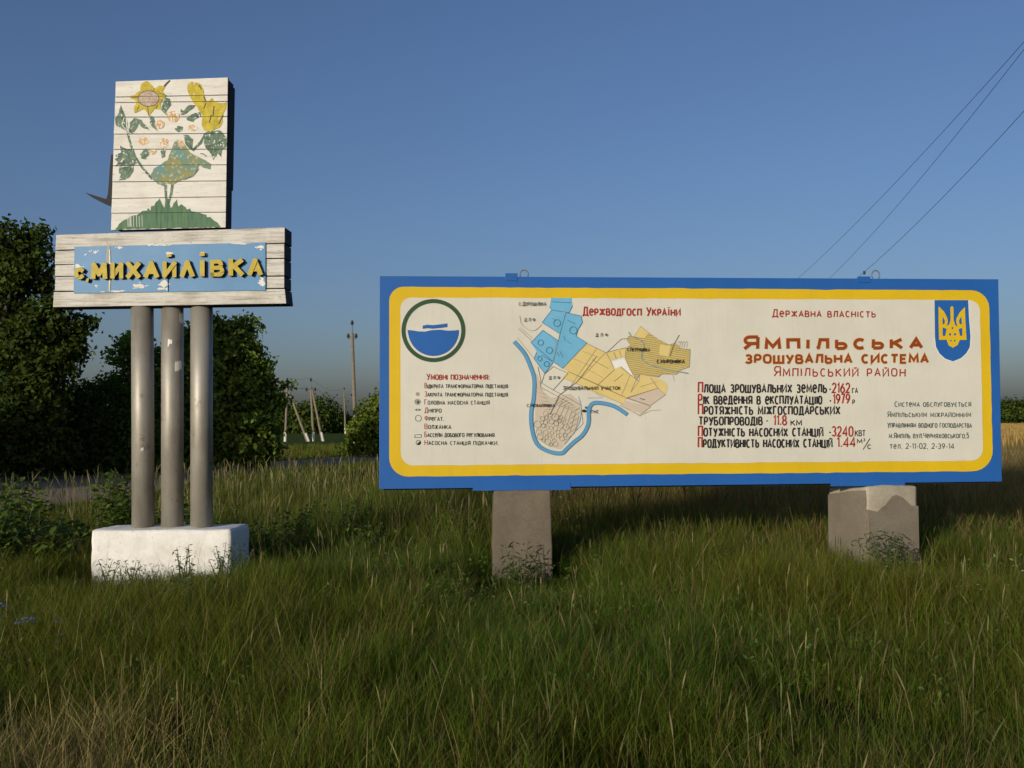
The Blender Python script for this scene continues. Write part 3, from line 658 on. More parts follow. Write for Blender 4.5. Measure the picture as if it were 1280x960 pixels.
# map
A = Art(FB, .0052); zm = lambda X, Y: (630 + X / 4.364, 360 + Y / 4.364)
def mp(L, m, layer=1): A.poly([zm(*p) for p in L], m, layer)
def ms(L, w, m, layer=3, c=False): A.stroke([zm(*p) for p in L], w / 4.364, m, layer, c)
def smooth(L, n=5):
    P = [np.array(p, float) for p in L]; out = []
    for i in range(len(P) - 1):
        a, b, c, d = P[max(i - 1, 0)], P[i], P[i + 1], P[min(i + 2, len(P) - 1)]
        for k in range(n):
            t = k / n; out.append(.5 * (2 * b + (c - a) * t + (2 * a - 5 * b + 4 * c - d) * t * t + (3 * b - a - 3 * c + d) * t ** 3))
    return out + [P[-1]]
grey = [(180, 465), (200, 535), (205, 560), (260, 600), (360, 575), (415, 620), (420, 700), (400, 770), (350, 840), (310, 880), (250, 868), (195, 830), (168, 740), (172, 600)]
mp(grey, M_MGRY, 0); mp([(172, 465), (190, 500), (225, 600), (250, 640), (240, 700), (180, 700), (170, 600)], M_MPNK, 1)
mp([(258, 54), (368, 54), (373, 98), (355, 135), (262, 120), (248, 103)], M_MBLUE); mp([(262, 118), (340, 138), (305, 250), (208, 188)], M_MBLUE)
mp([(338, 134), (420, 152), (428, 187), (403, 228), (393, 262), (452, 300), (320, 438), (266, 403), (290, 320)], M_MBLUE); mp([(212, 230), (292, 285), (264, 405), (178, 347), (147, 298)], M_MBLUE); mp([(176, 348), (268, 406), (222, 466), (164, 385)], M_MBLUE)
for L in ([(248, 103), (262, 120), (355, 135), (373, 98)], [(262, 118), (208, 188), (305, 250)], [(338, 134), (305, 250), (270, 400)], [(338, 134), (420, 152), (428, 187), (403, 228), (393, 262), (452, 300), (320, 438), (270, 402)], [(212, 230), (292, 285)], [(212, 230), (147, 298), (264, 398)], [(164, 385), (222, 466), (268, 406)], [(164, 385), (178, 350)], [(265, 165), (285, 178)], [(345, 175), (390, 195)], [(325, 260), (335, 290)], [(290, 350), (300, 372)], [(305, 345), (322, 378)], [(345, 292), (368, 305)], [(205, 365), (262, 400)], [(258, 75), (366, 80)]): ms(L, 3.2, M_MBLN, 2)
for (x, y, r) in ((290, 191, 19), (378, 231, 20), (200, 298, 15), (248, 340, 17), (233, 415, 14), (195, 385, 12)): A.ring(*zm(x, y), r / 4.364, .8, M_MBLN, 3, 14)
mp([(452, 302), (555, 352), (665, 325), (662, 368), (580, 395), (602, 446), (637, 431), (735, 510), (742, 468), (875, 506), (894, 540), (880, 582), (840, 546), (668, 602), (652, 634), (510, 580), (320, 488), (350, 455), (320, 438)], M_MYEL)
for L in ([(452, 302), (555, 352), (665, 325)], [(505, 330), (360, 540)], [(555, 352), (395, 515)], [(380, 385), (480, 430)], [(430, 345), (520, 380)], [(350, 455), (668, 600)], [(602, 446), (510, 530)], [(690, 472), (640, 588)], [(720, 500), (690, 570)], [(637, 431), (735, 510)], [(740, 540), (832, 510)], [(800, 490), (840, 546)], [(602, 446), (560, 352)], [(480, 390), (570, 440)], [(450, 440), (540, 490)], [(320, 488), (652, 634)], [(580, 395), (560, 360)], [(600, 350), (612, 385)], [(630, 342), (640, 375)], [(600, 510), (650, 470)], [(742, 468), (735, 510), (690, 570)], [(840, 546), (668, 602)]): ms(L, 2.6, M_MLIN2 if rnd.random() < .6 else M_MLIN, 2)
ms([(505, 372), (398, 512), (300, 585), (250, 690)], 2.6, M_MLIN, 3); ms([(350, 455), (520, 530), (668, 600), (800, 645)], 2.6, M_MLIN, 3)
mp([(670, 598), (840, 546), (880, 582), (800, 640), (760, 636)], M_MPNK); mp([(655, 612), (800, 648), (758, 686), (690, 665), (630, 640)], M_MPNK)
ms([(670, 598), (840, 546), (880, 582), (800, 640), (670, 598)], 2.4, M_MLIN2, 2); ms([(630, 640), (740, 692), (800, 648)], 2.4, M_MLIN2, 2); ms([(660, 650), (740, 698), (800, 668), (860, 665)], 2, M_MLIN2, 2); ms([(740, 602), (770, 610)], 5, M_MLIN, 2)
och = [(680, 262), (710, 265), (745, 208), (790, 245), (850, 285), (900, 310), (935, 300), (965, 330), (1015, 335), (1010, 430), (960, 448), (940, 470), (862, 468), (840, 486), (740, 470), (720, 500), (690, 450), (660, 380), (665, 330), (690, 312), (672, 285)]
mp(och, M_MOCH); OX = [p[0] for p in och]; OY = [p[1] for p in och]
for k in range(24):
    y = 232 + k * 11.3; run = []
    for q in range(70):
        x = 650 + q * 5.4; yy = y + (x - 700) * .16
        if in_poly(np.array([x]), np.array([yy]), och)[0]: run.append((x, yy + rnd.uniform(-1, 1)))
        elif len(run) > 3: ms(run[::3] + run[-1:], 2.7, M_MHAT, 2); run = []
        else: run = []
    if len(run) > 3: ms(run[::3] + run[-1:], 2.7, M_MHAT, 2)
mp([(852, 310), (910, 316), (896, 376), (846, 364)], M_MYEL, 3); mp([(745, 210), (790, 246), (765, 275), (712, 265)], M_MYEL, 3)
ms(och, 2.4, M_MLIN2, 3, True); ms(smooth([(690, 262), (745, 285), (765, 320), (750, 370), (768, 402), (850, 435), (1005, 465)]), 6, M_MGB, 4); ms([(905, 372), (925, 310), (955, 255)], 3, M_MLIN, 4); ms([(680, 240), (695, 265)], 6, M_MGB, 4)
ms([(560, 352), (640, 278), (680, 275)], 2.6, M_MLIN, 2); ms([(730, 506), (700, 470), (740, 470)], 2.5, M_MLIN2, 2); mp([(590, 400), (655, 385), (690, 452), (728, 505), (640, 425), (604, 442)], M_WHT, 0)
for x in (950, 962, 975, 990): ms([(x, 300), (x + 6, 290), (x + 12, 302), (x + 6, 325)], 1.8, M_MLIN2, 2)
ms([(920, 472), (930, 508)], 2, M_MLIN2, 2)
riv = smooth([(55, 292), (110, 355), (145, 430), (165, 500), (162, 600), (148, 680), (153, 770), (180, 850), (240, 890), (310, 902), (345, 875), (380, 842), (430, 800), (460, 740), (463, 665), (485, 630), (535, 628), (605, 647), (672, 690)])
ms(riv, 22, M_MBLN, 3); ms(riv, 16.5, M_MRIV, 4)
ms(smooth([(85, 150), (96, 195), (125, 222), (165, 232), (205, 200)]), 2.2, M_MLIN2, 2); ms([(80, 222), (150, 288)], 2, M_MLIN, 2); ms([(88, 215), (152, 272)], 2, M_MLIN2, 2); ms([(72, 270), (120, 330), (170, 392)], 2, M_MLIN2, 2)
ms([(268, 428), (350, 466), (268, 556), (205, 518), (220, 470), (268, 428)], 2.6, M_MLIN, 2); ms([(185, 430), (200, 500), (200, 540), (290, 590), (380, 640)], 2.4, M_MLIN, 2); ms([(268, 556), (360, 605), (420, 640)], 2.6, M_MLIN, 2)
ms(smooth([(405, 590), (420, 640), (415, 720), (380, 790), (330, 850)]), 2.2, M_MRIV, 2); ms([(455, 600), (540, 598), (500, 575)], 2.2, M_MRIV, 2); ms([(420, 640), (430, 740), (380, 790)], 2, M_MLIN2, 2)
placed = []
for k in range(900):
    a = rnd.uniform(0, 6.28); r = math.sqrt(rnd.random()); x = 258 + 84 * r * math.cos(a); y = 770 + 92 * r * math.sin(a); rr = rnd.uniform(9, 19)
    if all(math.hypot(x - u, y - v) > (rr + w_) * .86 for u, v, w_ in placed) and len(placed) < 42:
        placed.append((x, y, rr)); A.ring(*zm(x, y), rr / 4.364, .5, M_MLIN if len(placed) % 4 == 0 else M_MLIN2, 2, 14)
for k in range(7): ms([(300 + k * 18, 600 + k * 16), (250 + k * 22, 690 + k * 18)], 1.8, M_MLIN2, 2); ms([(180 + k * 8, 545 + k * 24), (225 + k * 6, 560 + k * 20)], 1.8, M_MLIN2, 2)
for k in range(6): ms([(280 + k * 14, 640 + k * 4), (330 + k * 16, 600 + k * 12)], 1.8, M_MLIN2, 2); ms([(330 + k * 9, 830 - k * 30), (375 + k * 8, 800 - k * 30)], 1.8, M_MLIN2, 2)
def mt(s, X0, X1, Y, cap=17, w=.62): a = zm(X0, Y); b = zm(X1, Y); text(A, s, a[0], b[0], a[1], cap / 4.364 * 1.15, cap / 4.364, w, M_BLK, layer=6, jit=.1)
mt('с.Дорошивка', 80, 230, 96, 19); mt('Д Л Ф', 110, 170, 182, 16); mt('Д Л Ф', 499, 566, 265, 16); mt('Д Л Ф', 244, 305, 498, 16); mt('с.Петрушівка', 672, 796, 346, 19); mt('с.Миронівка', 833, 985, 411, 21, .8)
mt('Зрошувальний участок', 320, 636, 556, 20, .68); mt('с.Михайлівка', 124, 277, 650, 18, .7); mt('гнс', 475, 516, 683, 18)
A.ell(*zm(437, 670), 2.6, 1.8, M_BLK, 5, 12); A.ell(*zm(447, 652), 1.6, 1.6, M_MBLN, 5, 12)
A.build('painted_map', panel)
# lifting loops, brackets, pillars
def loop(px, py, r, hh):
    mb = MB(); c = FB.uv(px, py, -.03)
    mb.tube([(c[0] + r * math.cos(math.radians(t)), c[1], c[2] + hh * math.sin(math.radians(t))) for t in range(-40, 221, 20)], .007, 8); mb.build('lifting_loop', M_STEEL, bb, True)
loop(655, 343, .042, .045); loop(1094.5, 344, .042, .05)
def bracket(px0, px1, py0, py1):
    mb = MB(); fr = [FB.uv(x, y, .0065) for x, y in ((px0, py1), (px1, py1), (px1, py0), (px0, py0))]
    mb.prism(fr, [(p[0], p[1] + .0055, p[2]) for p in fr], 0); return mb.build('bracket', M_BLUE, bb, norm=True, bevel=.002)
bracket(631.5, 647, 341.5, 351); bracket(1072, 1088, 345.5, 353)
mb = MB(); c = FB.uv(1080.5, 343, -.02); mb.tube([c, (c[0], c[1], c[2] + .035)], .012, 10); mb.build('bolt', M_BACK, bb)
for a, b, y0, y1 in ((591, 713, 603, 613.3), (1038, 1131, 599, 607.8)):
    mb = MB(); fr = [FB.uv(x, y, .0) for x, y in ((a, y1), (b, y1 - 1), (b, y0), (a, y0))]
    mb.prism([(p[0], p[1] - .006, p[2]) for p in fr], [(p[0], p[1] - .0012, p[2]) for p in fr]); mb.build('bottom_plate', M_BLUE, bb, norm=True)
def blocal(p):
    q = Vector(p) - FB.o; return Vector((q.dot(FB.r), -q.dot(FB.n), q.z))
zt = FB.uv(654, 612)[2]
a = blocal(at(615, 700, 9.96)); b = blocal(at(691.5, 700, 9.96))
p1 = rough_box('pillar', [(a.x, a.y), (b.x, b.y), (b.x - .02, b.y + .5), (a.x + .02, a.y + .5)], -.2, zt - .004, M_COAT, bb, .008, bev=.02, seed=2)
for v in p1.data.vertices: v.co.x -= (v.co.x - (a.x + b.x) / 2) * .07 * max(0, v.co.z)
A = Art(FB, .0); A.base = .0
for (x, y, r1, r2) in ((648, 655, 2.6, 1.3), (651, 653, .8, 1.6), (667.5, 686, 2.6, 1.6), (669, 689, 1.4, 1.5), (667, 695, 1.3, 1)): 
    pz = at(x, y, 9.94); pl_ = blocal(pz); A.mb.poly([(pl_.x + r1 * .008 * math.cos(t) * rnd.uniform(.6, 1.3), a.y - .018 + rnd.uniform(0, .002), pl_.z + r2 * .008 * math.sin(t) * rnd.uniform(.6, 1.3)) for t in [k * .7 for k in range(9)]], A.mi(M_CHIP))
mk = A.build('white_fleck', p1)
p1['label'] = 'left grey concrete pillar'
c0 = at(1085, 700, 10.13); phi = math.radians(17); ex = Vector((math.cos(phi), math.sin(phi), 0)); ey = Vector((-math.sin(phi), math.cos(phi), 0))
q = [c0, c0 + ex * .615, c0 + ex * .615 + ey * .66, c0 + ey * .66]
zt2 = FB.uv(1100, 606)[2]
p2 = rough_box('pillar', [(blocal(p).x, blocal(p).y) for p in q], -.2, zt2 - .004, M_CONC, bb, .012, bev=.035, top_shift=[0, .0, -.02, -.06], seed=9)
p2['label'] = 'right turned concrete pillar with broken plaster'
mb = MB(); q0 = [blocal(p) for p in q]
def face_coat(pa, pb, tops, out):
    n = len(tops); d = (pb - pa); d.z = 0; nrm = Vector((d.y, -d.x, 0)).normalized() * out
    fr = []
    for t, z in tops: p = pa + d * t; fr.append((p.x + nrm.x, p.y + nrm.y, z))
    for t in (1.0, 0.0): p = pa + d * t; fr.append((p.x + nrm.x, p.y + nrm.y, -.15))
    mb.prism(fr, [(p[0] - nrm.x * 2.2, p[1] - nrm.y * 2.2, p[2]) for p in fr])
zz = lambda y: FB.uv(1110, y)[2] - .03
face_coat(q0[0], q0[1], [(0, zz(631)), (.12, zz(633)), (.2, zz(634)), (.27, zz(629)), (.34, zz(627)), (.4, zz(622)), (.48, zz(616)), (.56, zz(614)), (.68, zz(617)), (.78, zz(623)), (.86, zz(628)), (1, zz(629))], .012)
M_PLAS = concrete('plaster_coat_brown', (.18, .152, .112), (.245, .21, .158))
coat = mb.build('plaster_coat', M_PLAS, p2, norm=True, bevel=.004)
mb = MB(); face_coat(q0[3], q0[0], [(0.02, zt2 - .13), (.2, zt2 - .105), (.3, zt2 - .1), (.5, zt2 - .075), (.7, zt2 - .06), (.85, zt2 - .05), (.97, zt2 - .045)], .012)
mb.build('plaster_coat', M_PLAS, p2, norm=True, bevel=.004)

# ------------------------------------------------------------------ trees
def unit(v): return v / (np.linalg.norm(v, axis=1, keepdims=True) + 1e-9)
def leaves(P, N, size, asp=.55, cols=None, fold=.25):
    n = len(P); N = unit(N); t = unit(rng.normal(size=(n, 3))); D = unit(np.cross(N, t)); Sd = np.cross(N, D)
    s = size[:, None]; base = P - D * s * .5; tip = P + D * s * .5; lft = P + Sd * s * asp * .5 + N * s * fold * .5 - D * s * .06; rgt = P - Sd * s * asp * .5 + N * s * fold * .5 - D * s * .06
    V = np.stack([base, lft, tip, rgt], 1).reshape(-1, 3); k = np.arange(n) * 4
    T = np.concatenate([np.stack([k, k + 2, k + 1], 1), np.stack([k, k + 3, k + 2], 1)])
    return V, T, (np.repeat(cols, 4, 0) if cols is not None else None)
M_BARK = concrete('grey_brown_bark', (.06, .05, .04), (.11, .09, .07), 8)
def tree(name, base, lobes, nclump, leaf, label, cat='tree', group=None, per=14, crad=.3, hue=0, trunk_r=.16, dark=1.0):
    root = empty(name, base); tag(root, label, cat, group); b0 = np.array(base)
    L = np.array([(l[0], l[1], l[2]) for l in lobes]) - b0; R = np.array([l[3] for l in lobes])
    w = R ** 2.2; pick = rng.choice(len(L), size=nclump, p=w / w.sum())
    d = unit(rng.normal(size=(nclump, 3))); rr = rng.uniform(.35, 1.0, nclump) ** .45
    out_ = rng.random(nclump) < .24; rr[out_] *= rng.uniform(1.05, 1.5, out_.sum())
    rr *= 1 + .16 * np.sin(d[:, 0] * 7 + pick) * np.cos(d[:, 2] * 6 + pick * 2)
    C = L[pick] + d * (rr * R[pick])[:, None] * np.array([1, 1, .92])
    ok = C[:, 2] > .15; C = C[ok]; d = d[ok]; n = len(C)
    cs = rng.uniform(.75, 1.3, n) * crad
    P = np.repeat(C, per, 0) + rng.normal(size=(n * per, 3)) * np.repeat(cs, per)[:, None] * np.array([.62, .62, .42])
    N = np.repeat(d, per, 0) * .8 + rng.normal(size=(n * per, 3)) * .7 + np.array([0, 0, .25])
    tone = np.repeat(rng.uniform(.6, 1.45, n), per) * rng.uniform(.75, 1.25, n * per) * dark
    yel = np.clip(np.repeat(rng.normal(0, .5, n), per) + rng.normal(0, .35, n * per) + hue, -1, 1.5)[:, None]
    col = (np.array([[.066, .098, .016]]) + yel * np.array([[.024, .018, .000]])) * tone[:, None]
    V, T, Cc = leaves(P, N, rng.uniform(.7, 1.3, len(P)) * leaf, .62, np.clip(col, .004, 1))
    np_mesh('crown', V, tris=T, colors=Cc, mat=LEAF, parent=root)
    mb = MB(); top = L.mean(0); fork = np.array([top[0] * .25, top[1] * .25, max(.25, top[2] * .35)])
    mb.tube([(0, 0, -.1), tuple(fork * .5 + np.array([.03, 0, 0])), tuple(fork)], [trunk_r * 1.25, trunk_r, trunk_r * .85], 9)
    for l, r in zip(L, R):
        mid = fork * .5 + l * .5 + rng.normal(size=3) * .12
        mb.tube([tuple(fork), tuple(mid), tuple(l)], [trunk_r * .7, trunk_r * .42, trunk_r * .16], 6)
        for _ in range(3):
            e = l + unit(rng.normal(size=(1, 3)))[0] * r * .75; mb.tube([tuple(l * .8 + mid * .2), tuple(l * .4 + e * .6), tuple(e)], [trunk_r * .25, trunk_r * .14, .01], 5)
    mb.build('trunk', M_BARK, root, True)
    return root
def lob(px, py, Y, rpx): p = at(px, py, Y); return (p.x, p.y, p.z, rpx * Y / FPX)
# big tree cut by the left edge
def bl_(Y, L): return [lob(x, y, Y + dy, r) for x, y, r, dy in L]
tree('roadside_tree', (at(-30, 600, 29).x, 29, 0), bl_(29, [(8, 305, 26, -.6), (-30, 320, 46, 0), (48, 318, 20, -.4), (64, 350, 20, -.5), (45, 292, 11, -.4), (20, 342, 26, -.8), (-20, 400, 60, 0), (52, 385, 20, -.8), (78, 398, 22, -.6), (100, 408, 13, -.4), (112, 400, 6, -.3), (92, 436, 16, -.5), (40, 430, 34, -.8), (82, 440, 18, -.6), (70, 468, 20, -.6), (-10, 480, 62, 0), (40, 500, 40, -.7), (15, 550, 50, -.5), (-60, 420, 70, .6), (-60, 530, 70, .4), (60, 555, 30, -.6)]), 3300, .17,
     'big dark bushy tree filling the left edge beside the road', per=15, crad=.25, trunk_r=.24, hue=.15, dark=.8)
tree('roadside_tree', (at(95, 600, 32).x, 32, 0), bl_(32, [(98, 500, 20, 0), (125, 492, 18, .4), (80, 520, 28, 0), (120, 535, 30, .3), (75, 560, 30, -.2), (118, 570, 30, 0), (150, 548, 24, .3), (100, 588, 26, -.3), (140, 580, 26, 0)]), 1000, .17,
     'low dark bushy tree just left of the sign pipes', per=15, crad=.235, trunk_r=.12, hue=.2, dark=1.4)
tree('roadside_tree', (at(175, 596, 34).x, 34, 0), bl_(34, [(162, 428, 13, -.3), (150, 446, 14, 0), (172, 452, 20, 0), (200, 460, 24, .2), (152, 482, 20, -.2), (185, 500, 34, 0), (160, 530, 32, -.2), (205, 540, 34, 0), (178, 570, 36, -.3), (215, 500, 28, .3)]), 1150, .175,
     'leafy green tree seen through and left of the sign pipes', per=15, crad=.235, trunk_r=.13, hue=.5, dark=2.0)
tree('roadside_tree', (at(285, 592, 35).x, 35, 0), bl_(35, [(262, 414, 20, -.3), (240, 424, 18, 0), (290, 416, 18, -.2), (313, 407, 11, 0), (300, 440, 22, -.3), (322, 446, 11, -.2), (262, 455, 34, -.4), (312, 470, 24, -.2), (335, 474, 10, 0), (346, 490, 9, .2), (357, 482, 6, .2), (352, 502, 6, .2), (280, 500, 46, -.3), (318, 510, 24, 0), (245, 520, 36, 0), (300, 545, 40, -.2), (258, 560, 38, -.2), (325, 565, 22, 0)]), 1900, .185,
     'broad leafy tree right of the sign pipes with a poking right branch', per=15, crad=.235, trunk_r=.16, hue=.5, dark=2.0)
tree('roadside_bush', (at(480, 565, 47).x, 47, 0), bl_(47, [(470, 508, 15, 0), (455, 520, 12, 0), (490, 502, 26, .3), (520, 512, 30, .4), (448, 538, 13, -.2), (470, 535, 20, -.2), (442, 556, 10, -.2), (462, 560, 16, -.3), (490, 550, 28, 0), (520, 552, 26, 0), (434, 562, 6, -.2)]), 760, .21,
     'sunlit green bush half hidden behind the left end of the billboard', 'bush', per=14, crad=.28, trunk_r=.1, hue=.8, dark=1.6)
# unseen trees added off to the left, along the same road, to shade the row
for k, (x, y, h) in enumerate(((-18.5, 18.5, 4.4), (-23, 20, 6.0), (-21, 14.5, 5.0))):
    tree('roadside_tree', (x, y, 0), [(x + rng.normal() * .5, y + rng.normal() * .5, h * .3 + .3, h * .34), (x - .6, y + .4, h * .55, h * .36), (x + .7, y - .3, h * .66, h * .3), (x, y, h * .8, h * .26)], 700, .24,
         ['short round tree left of the frame, nearest the big tree', 'tall round tree left of the frame along the road', 'round tree left of the frame, nearest the camera'][k], per=10, crad=.4, group='trees along the road left of the frame')
# far belt
far = [(338, 520, 150, 26), (362, 522, 155, 24), (384, 520, 150, 26), (402, 514, 152, 26), (416, 528, 158, 16), (432, 530, 160, 15), (455, 532, 160, 16)]
fl = ['far dark tree behind the left leaning pole', 'far dark tree between the two leaning poles', 'far dark tree just left of the second leaning poles', 'far tallest dark tree right of the second leaning poles', 'far small dark tree left of the thin distant pole', 'far small dark tree behind the thin distant pole', 'far small dark tree behind the green bush']
for (px, py, Y, r), lb in zip(far, fl):
    b = at(px, 542, Y)
    tree('distant_tree', (b.x, Y, 0), [lob(px, py, Y, r * .7), lob(px - r * .45, py + 8, Y, r * .6), lob(px + r * .45, py + 8, Y, r * .6), lob(px, py + 12, Y, r * .75)], 330, .55, lb, group='far tree belt at the left', per=9, crad=.9, trunk_r=.25, dark=1.0)
for k, px in enumerate((1222, 1243, 1262, 1281, 1302, 1326)):
    Y = 190 + 6 * math.sin(k * 2); r = 15 + 2 * math.cos(k * 1.7); b = at(px, 530, Y)
    tree('distant_tree', (b.x, Y, 0), [lob(px, 511 + k % 2, Y, r * .75), lob(px - 8, 516, Y, r * .65), lob(px + 8, 515, Y, r * .7), lob(px, 519, Y, r * .7)], 300, .6,
         ['far tree wholly behind the right end of the billboard', 'far tree at the billboard right edge beyond the wheat', 'far tree first right of the billboard beyond the wheat', 'far tree cut by the right edge of the picture', 'far tree past the right edge of the picture', 'far tree well past the right edge of the picture'][k], group='far tree belt at the right', per=9, crad=1.0, trunk_r=.25, dark=.85)

# ------------------------------------------------------------------ poles and wires
M_POLE = concrete('pole_concrete', (.19, .16, .105), (.27, .23, .16)); M_LIME = paint('limewash', (.62, .6, .52), .1)
def pole(name, label, feet, apex, Y, rp, arm=.7):
    f0 = at(feet[0][0], feet[0][1], Y); root = empty(name, (f0.x, Y, 0)); tag(root, label, 'utility pole')
    tops = []
    for i, (fx, fy) in enumerate(feet):
        f = at(fx, fy, Y); f = Vector((f.x - f0.x, 0, 0)); t = at(*apex[i], Y); t = Vector((t.x - f0.x, 0, t.z)); tops.append(t)
        mb = MB(); mb.tube([f + Vector((0, 0, -.3)), t], [rp, rp * .8], 10); q = mb.build('pole' if i == 0 else 'brace', M_POLE, root)
        mb = MB(); mb.tube([f + (t - f) * .0, f + (t - f) * .17], [rp * 1.12, rp * 1.1], 10); mb.build('limewashed_foot', M_LIME, q)
    t = tops[0]
    if arm:
        mb = MB(); mb.tube([t + Vector((-arm, 0, -.35)), t + Vector((arm, 0, -.35))], .05, 6); mb.tube([t, t + Vector((0, 0, .55))], .04, 6); ca = mb.build('crossarm', M_STEEL, root)
        for x, z in ((-arm * .93, -.35), (arm * .93, -.35), (0, .5)):
            mb = MB(); mb.tube([t + Vector((x, 0, z)), t + Vector((x, 0, z + .12)), t + Vector((x, 0, z + .3))], [.05, .11, .05], 8); mb.build('insulator', M_BACK, ca)
    return [root.location + t + Vector((x, 0, z)) for x, z in ((-arm * .93, -.05), (arm * .93, -.05), (0, .8))]
e1 = pole('utility_pole', 'leaning pair of concrete poles partly behind the leafy tree', [(356.5, 554), (386, 553.5)], [(359, 484), (361.5, 490)], 86, .115, .4)
e2 = pole('utility_pole', 'narrow pair of concrete poles joined at the top in the field', [(392.3, 552.5), (404, 552)], [(388.5, 484), (390, 486)], 87, .115, .4)
e3 = pole('utility_pole', 'thin distant pole with a crossarm beside the green bush', [(432, 543.5)], [(430.3, 492)], 130, .13, 1.0)
e4 = pole('utility_pole', 'tallest grey pole rising behind the bush near the billboard', [(445, 558)], [(440.2, 416)], 64, .125, .27)
e5 = pole('utility_pole', 'pole standing hidden behind the right half of the billboard', [(905, 556)], [(905, 412)], 66, .15)
def wire(pts, r, label, grp):
    o = Vector(pts[0]); mb = MB(); mb.tube([Vector(p) - o for p in pts], r, 5); w = mb.build('overhead_wire', M_WIRE, None, True); w.location = o
    return tag(w, label, 'wire', grp)
def sagw(a, b, sag, n=24): return [Vector(a).lerp(Vector(b), t / n) - Vector((0, 0, sag * 4 * (t / n) * (1 - t / n))) for t in range(n + 1)]
for k, (a, b) in enumerate(zip(e1, e2)): wire(sagw(a, b, .1, 6), .009, ['lowest', 'middle', 'top'][k] + ' thin wire joining the two leaning pole pairs', 'thin wires on the field poles')
for k, (a, b) in enumerate(zip(e2, e3)): wire(sagw(a, b, .7, 12), .009, ['left', 'right', 'top'][k] + ' thin wire from the leaning poles to the distant crossarm pole', 'thin wires on the field poles')
# three long wires over the right end of the billboard
for k, (pa, Ya, pb, Yb, lb) in enumerate((((1300, 30), 15.5, (1003, 343), 44, 'upper wire of the close pair crossing the upper right sky'), ((1300, 36), 15.8, (1042, 343), 40, 'lower wire of the close pair crossing the upper right sky'), ((1300, 117), 15.0, (1078, 342), 36, 'single lower wire ending above the billboard bolt'))):
    a = at(*pa, Ya); b = at(*pb, Yb); c = e5[k]
    mids = [((1147, 180 + 5), None), ((1164, 192), None), ((1190, 228), None)][k][0]
    pts = []
    for i in range(41):                       # parabola in side view through the two sightings, then on to the hidden pole
        t = i / 40; p = a.lerp(b, t); pts.append(p)
    # sag between a and the pole: fit so that it passes b
    A0, C0 = a, c; d_ = ray(*pb); e_ = C0 - A0
    tb = (A0.y * d_.x - A0.x * d_.y) / (e_.x * d_.y - e_.y * d_.x); Yb = A0.y + e_.y * tb
    sag = max(.1, (A0.z + e_.z * tb - at(*pb, Yb).z) / (4 * tb * (1 - tb))); print('WIRE', k, round(tb, 3), round(Yb, 1), round(sag, 2))
    back = A0 + (A0 - C0) * .55; 
    pts = []
    for i in range(-14, 33):
        t = i / 32; p = A0.lerp(C0, t); p.z = A0.z + (C0.z - A0.z) * t - sag * 4 * t * (1 - t); pts.append(p)
    wire(pts, .0048, lb, 'wires over the billboard')

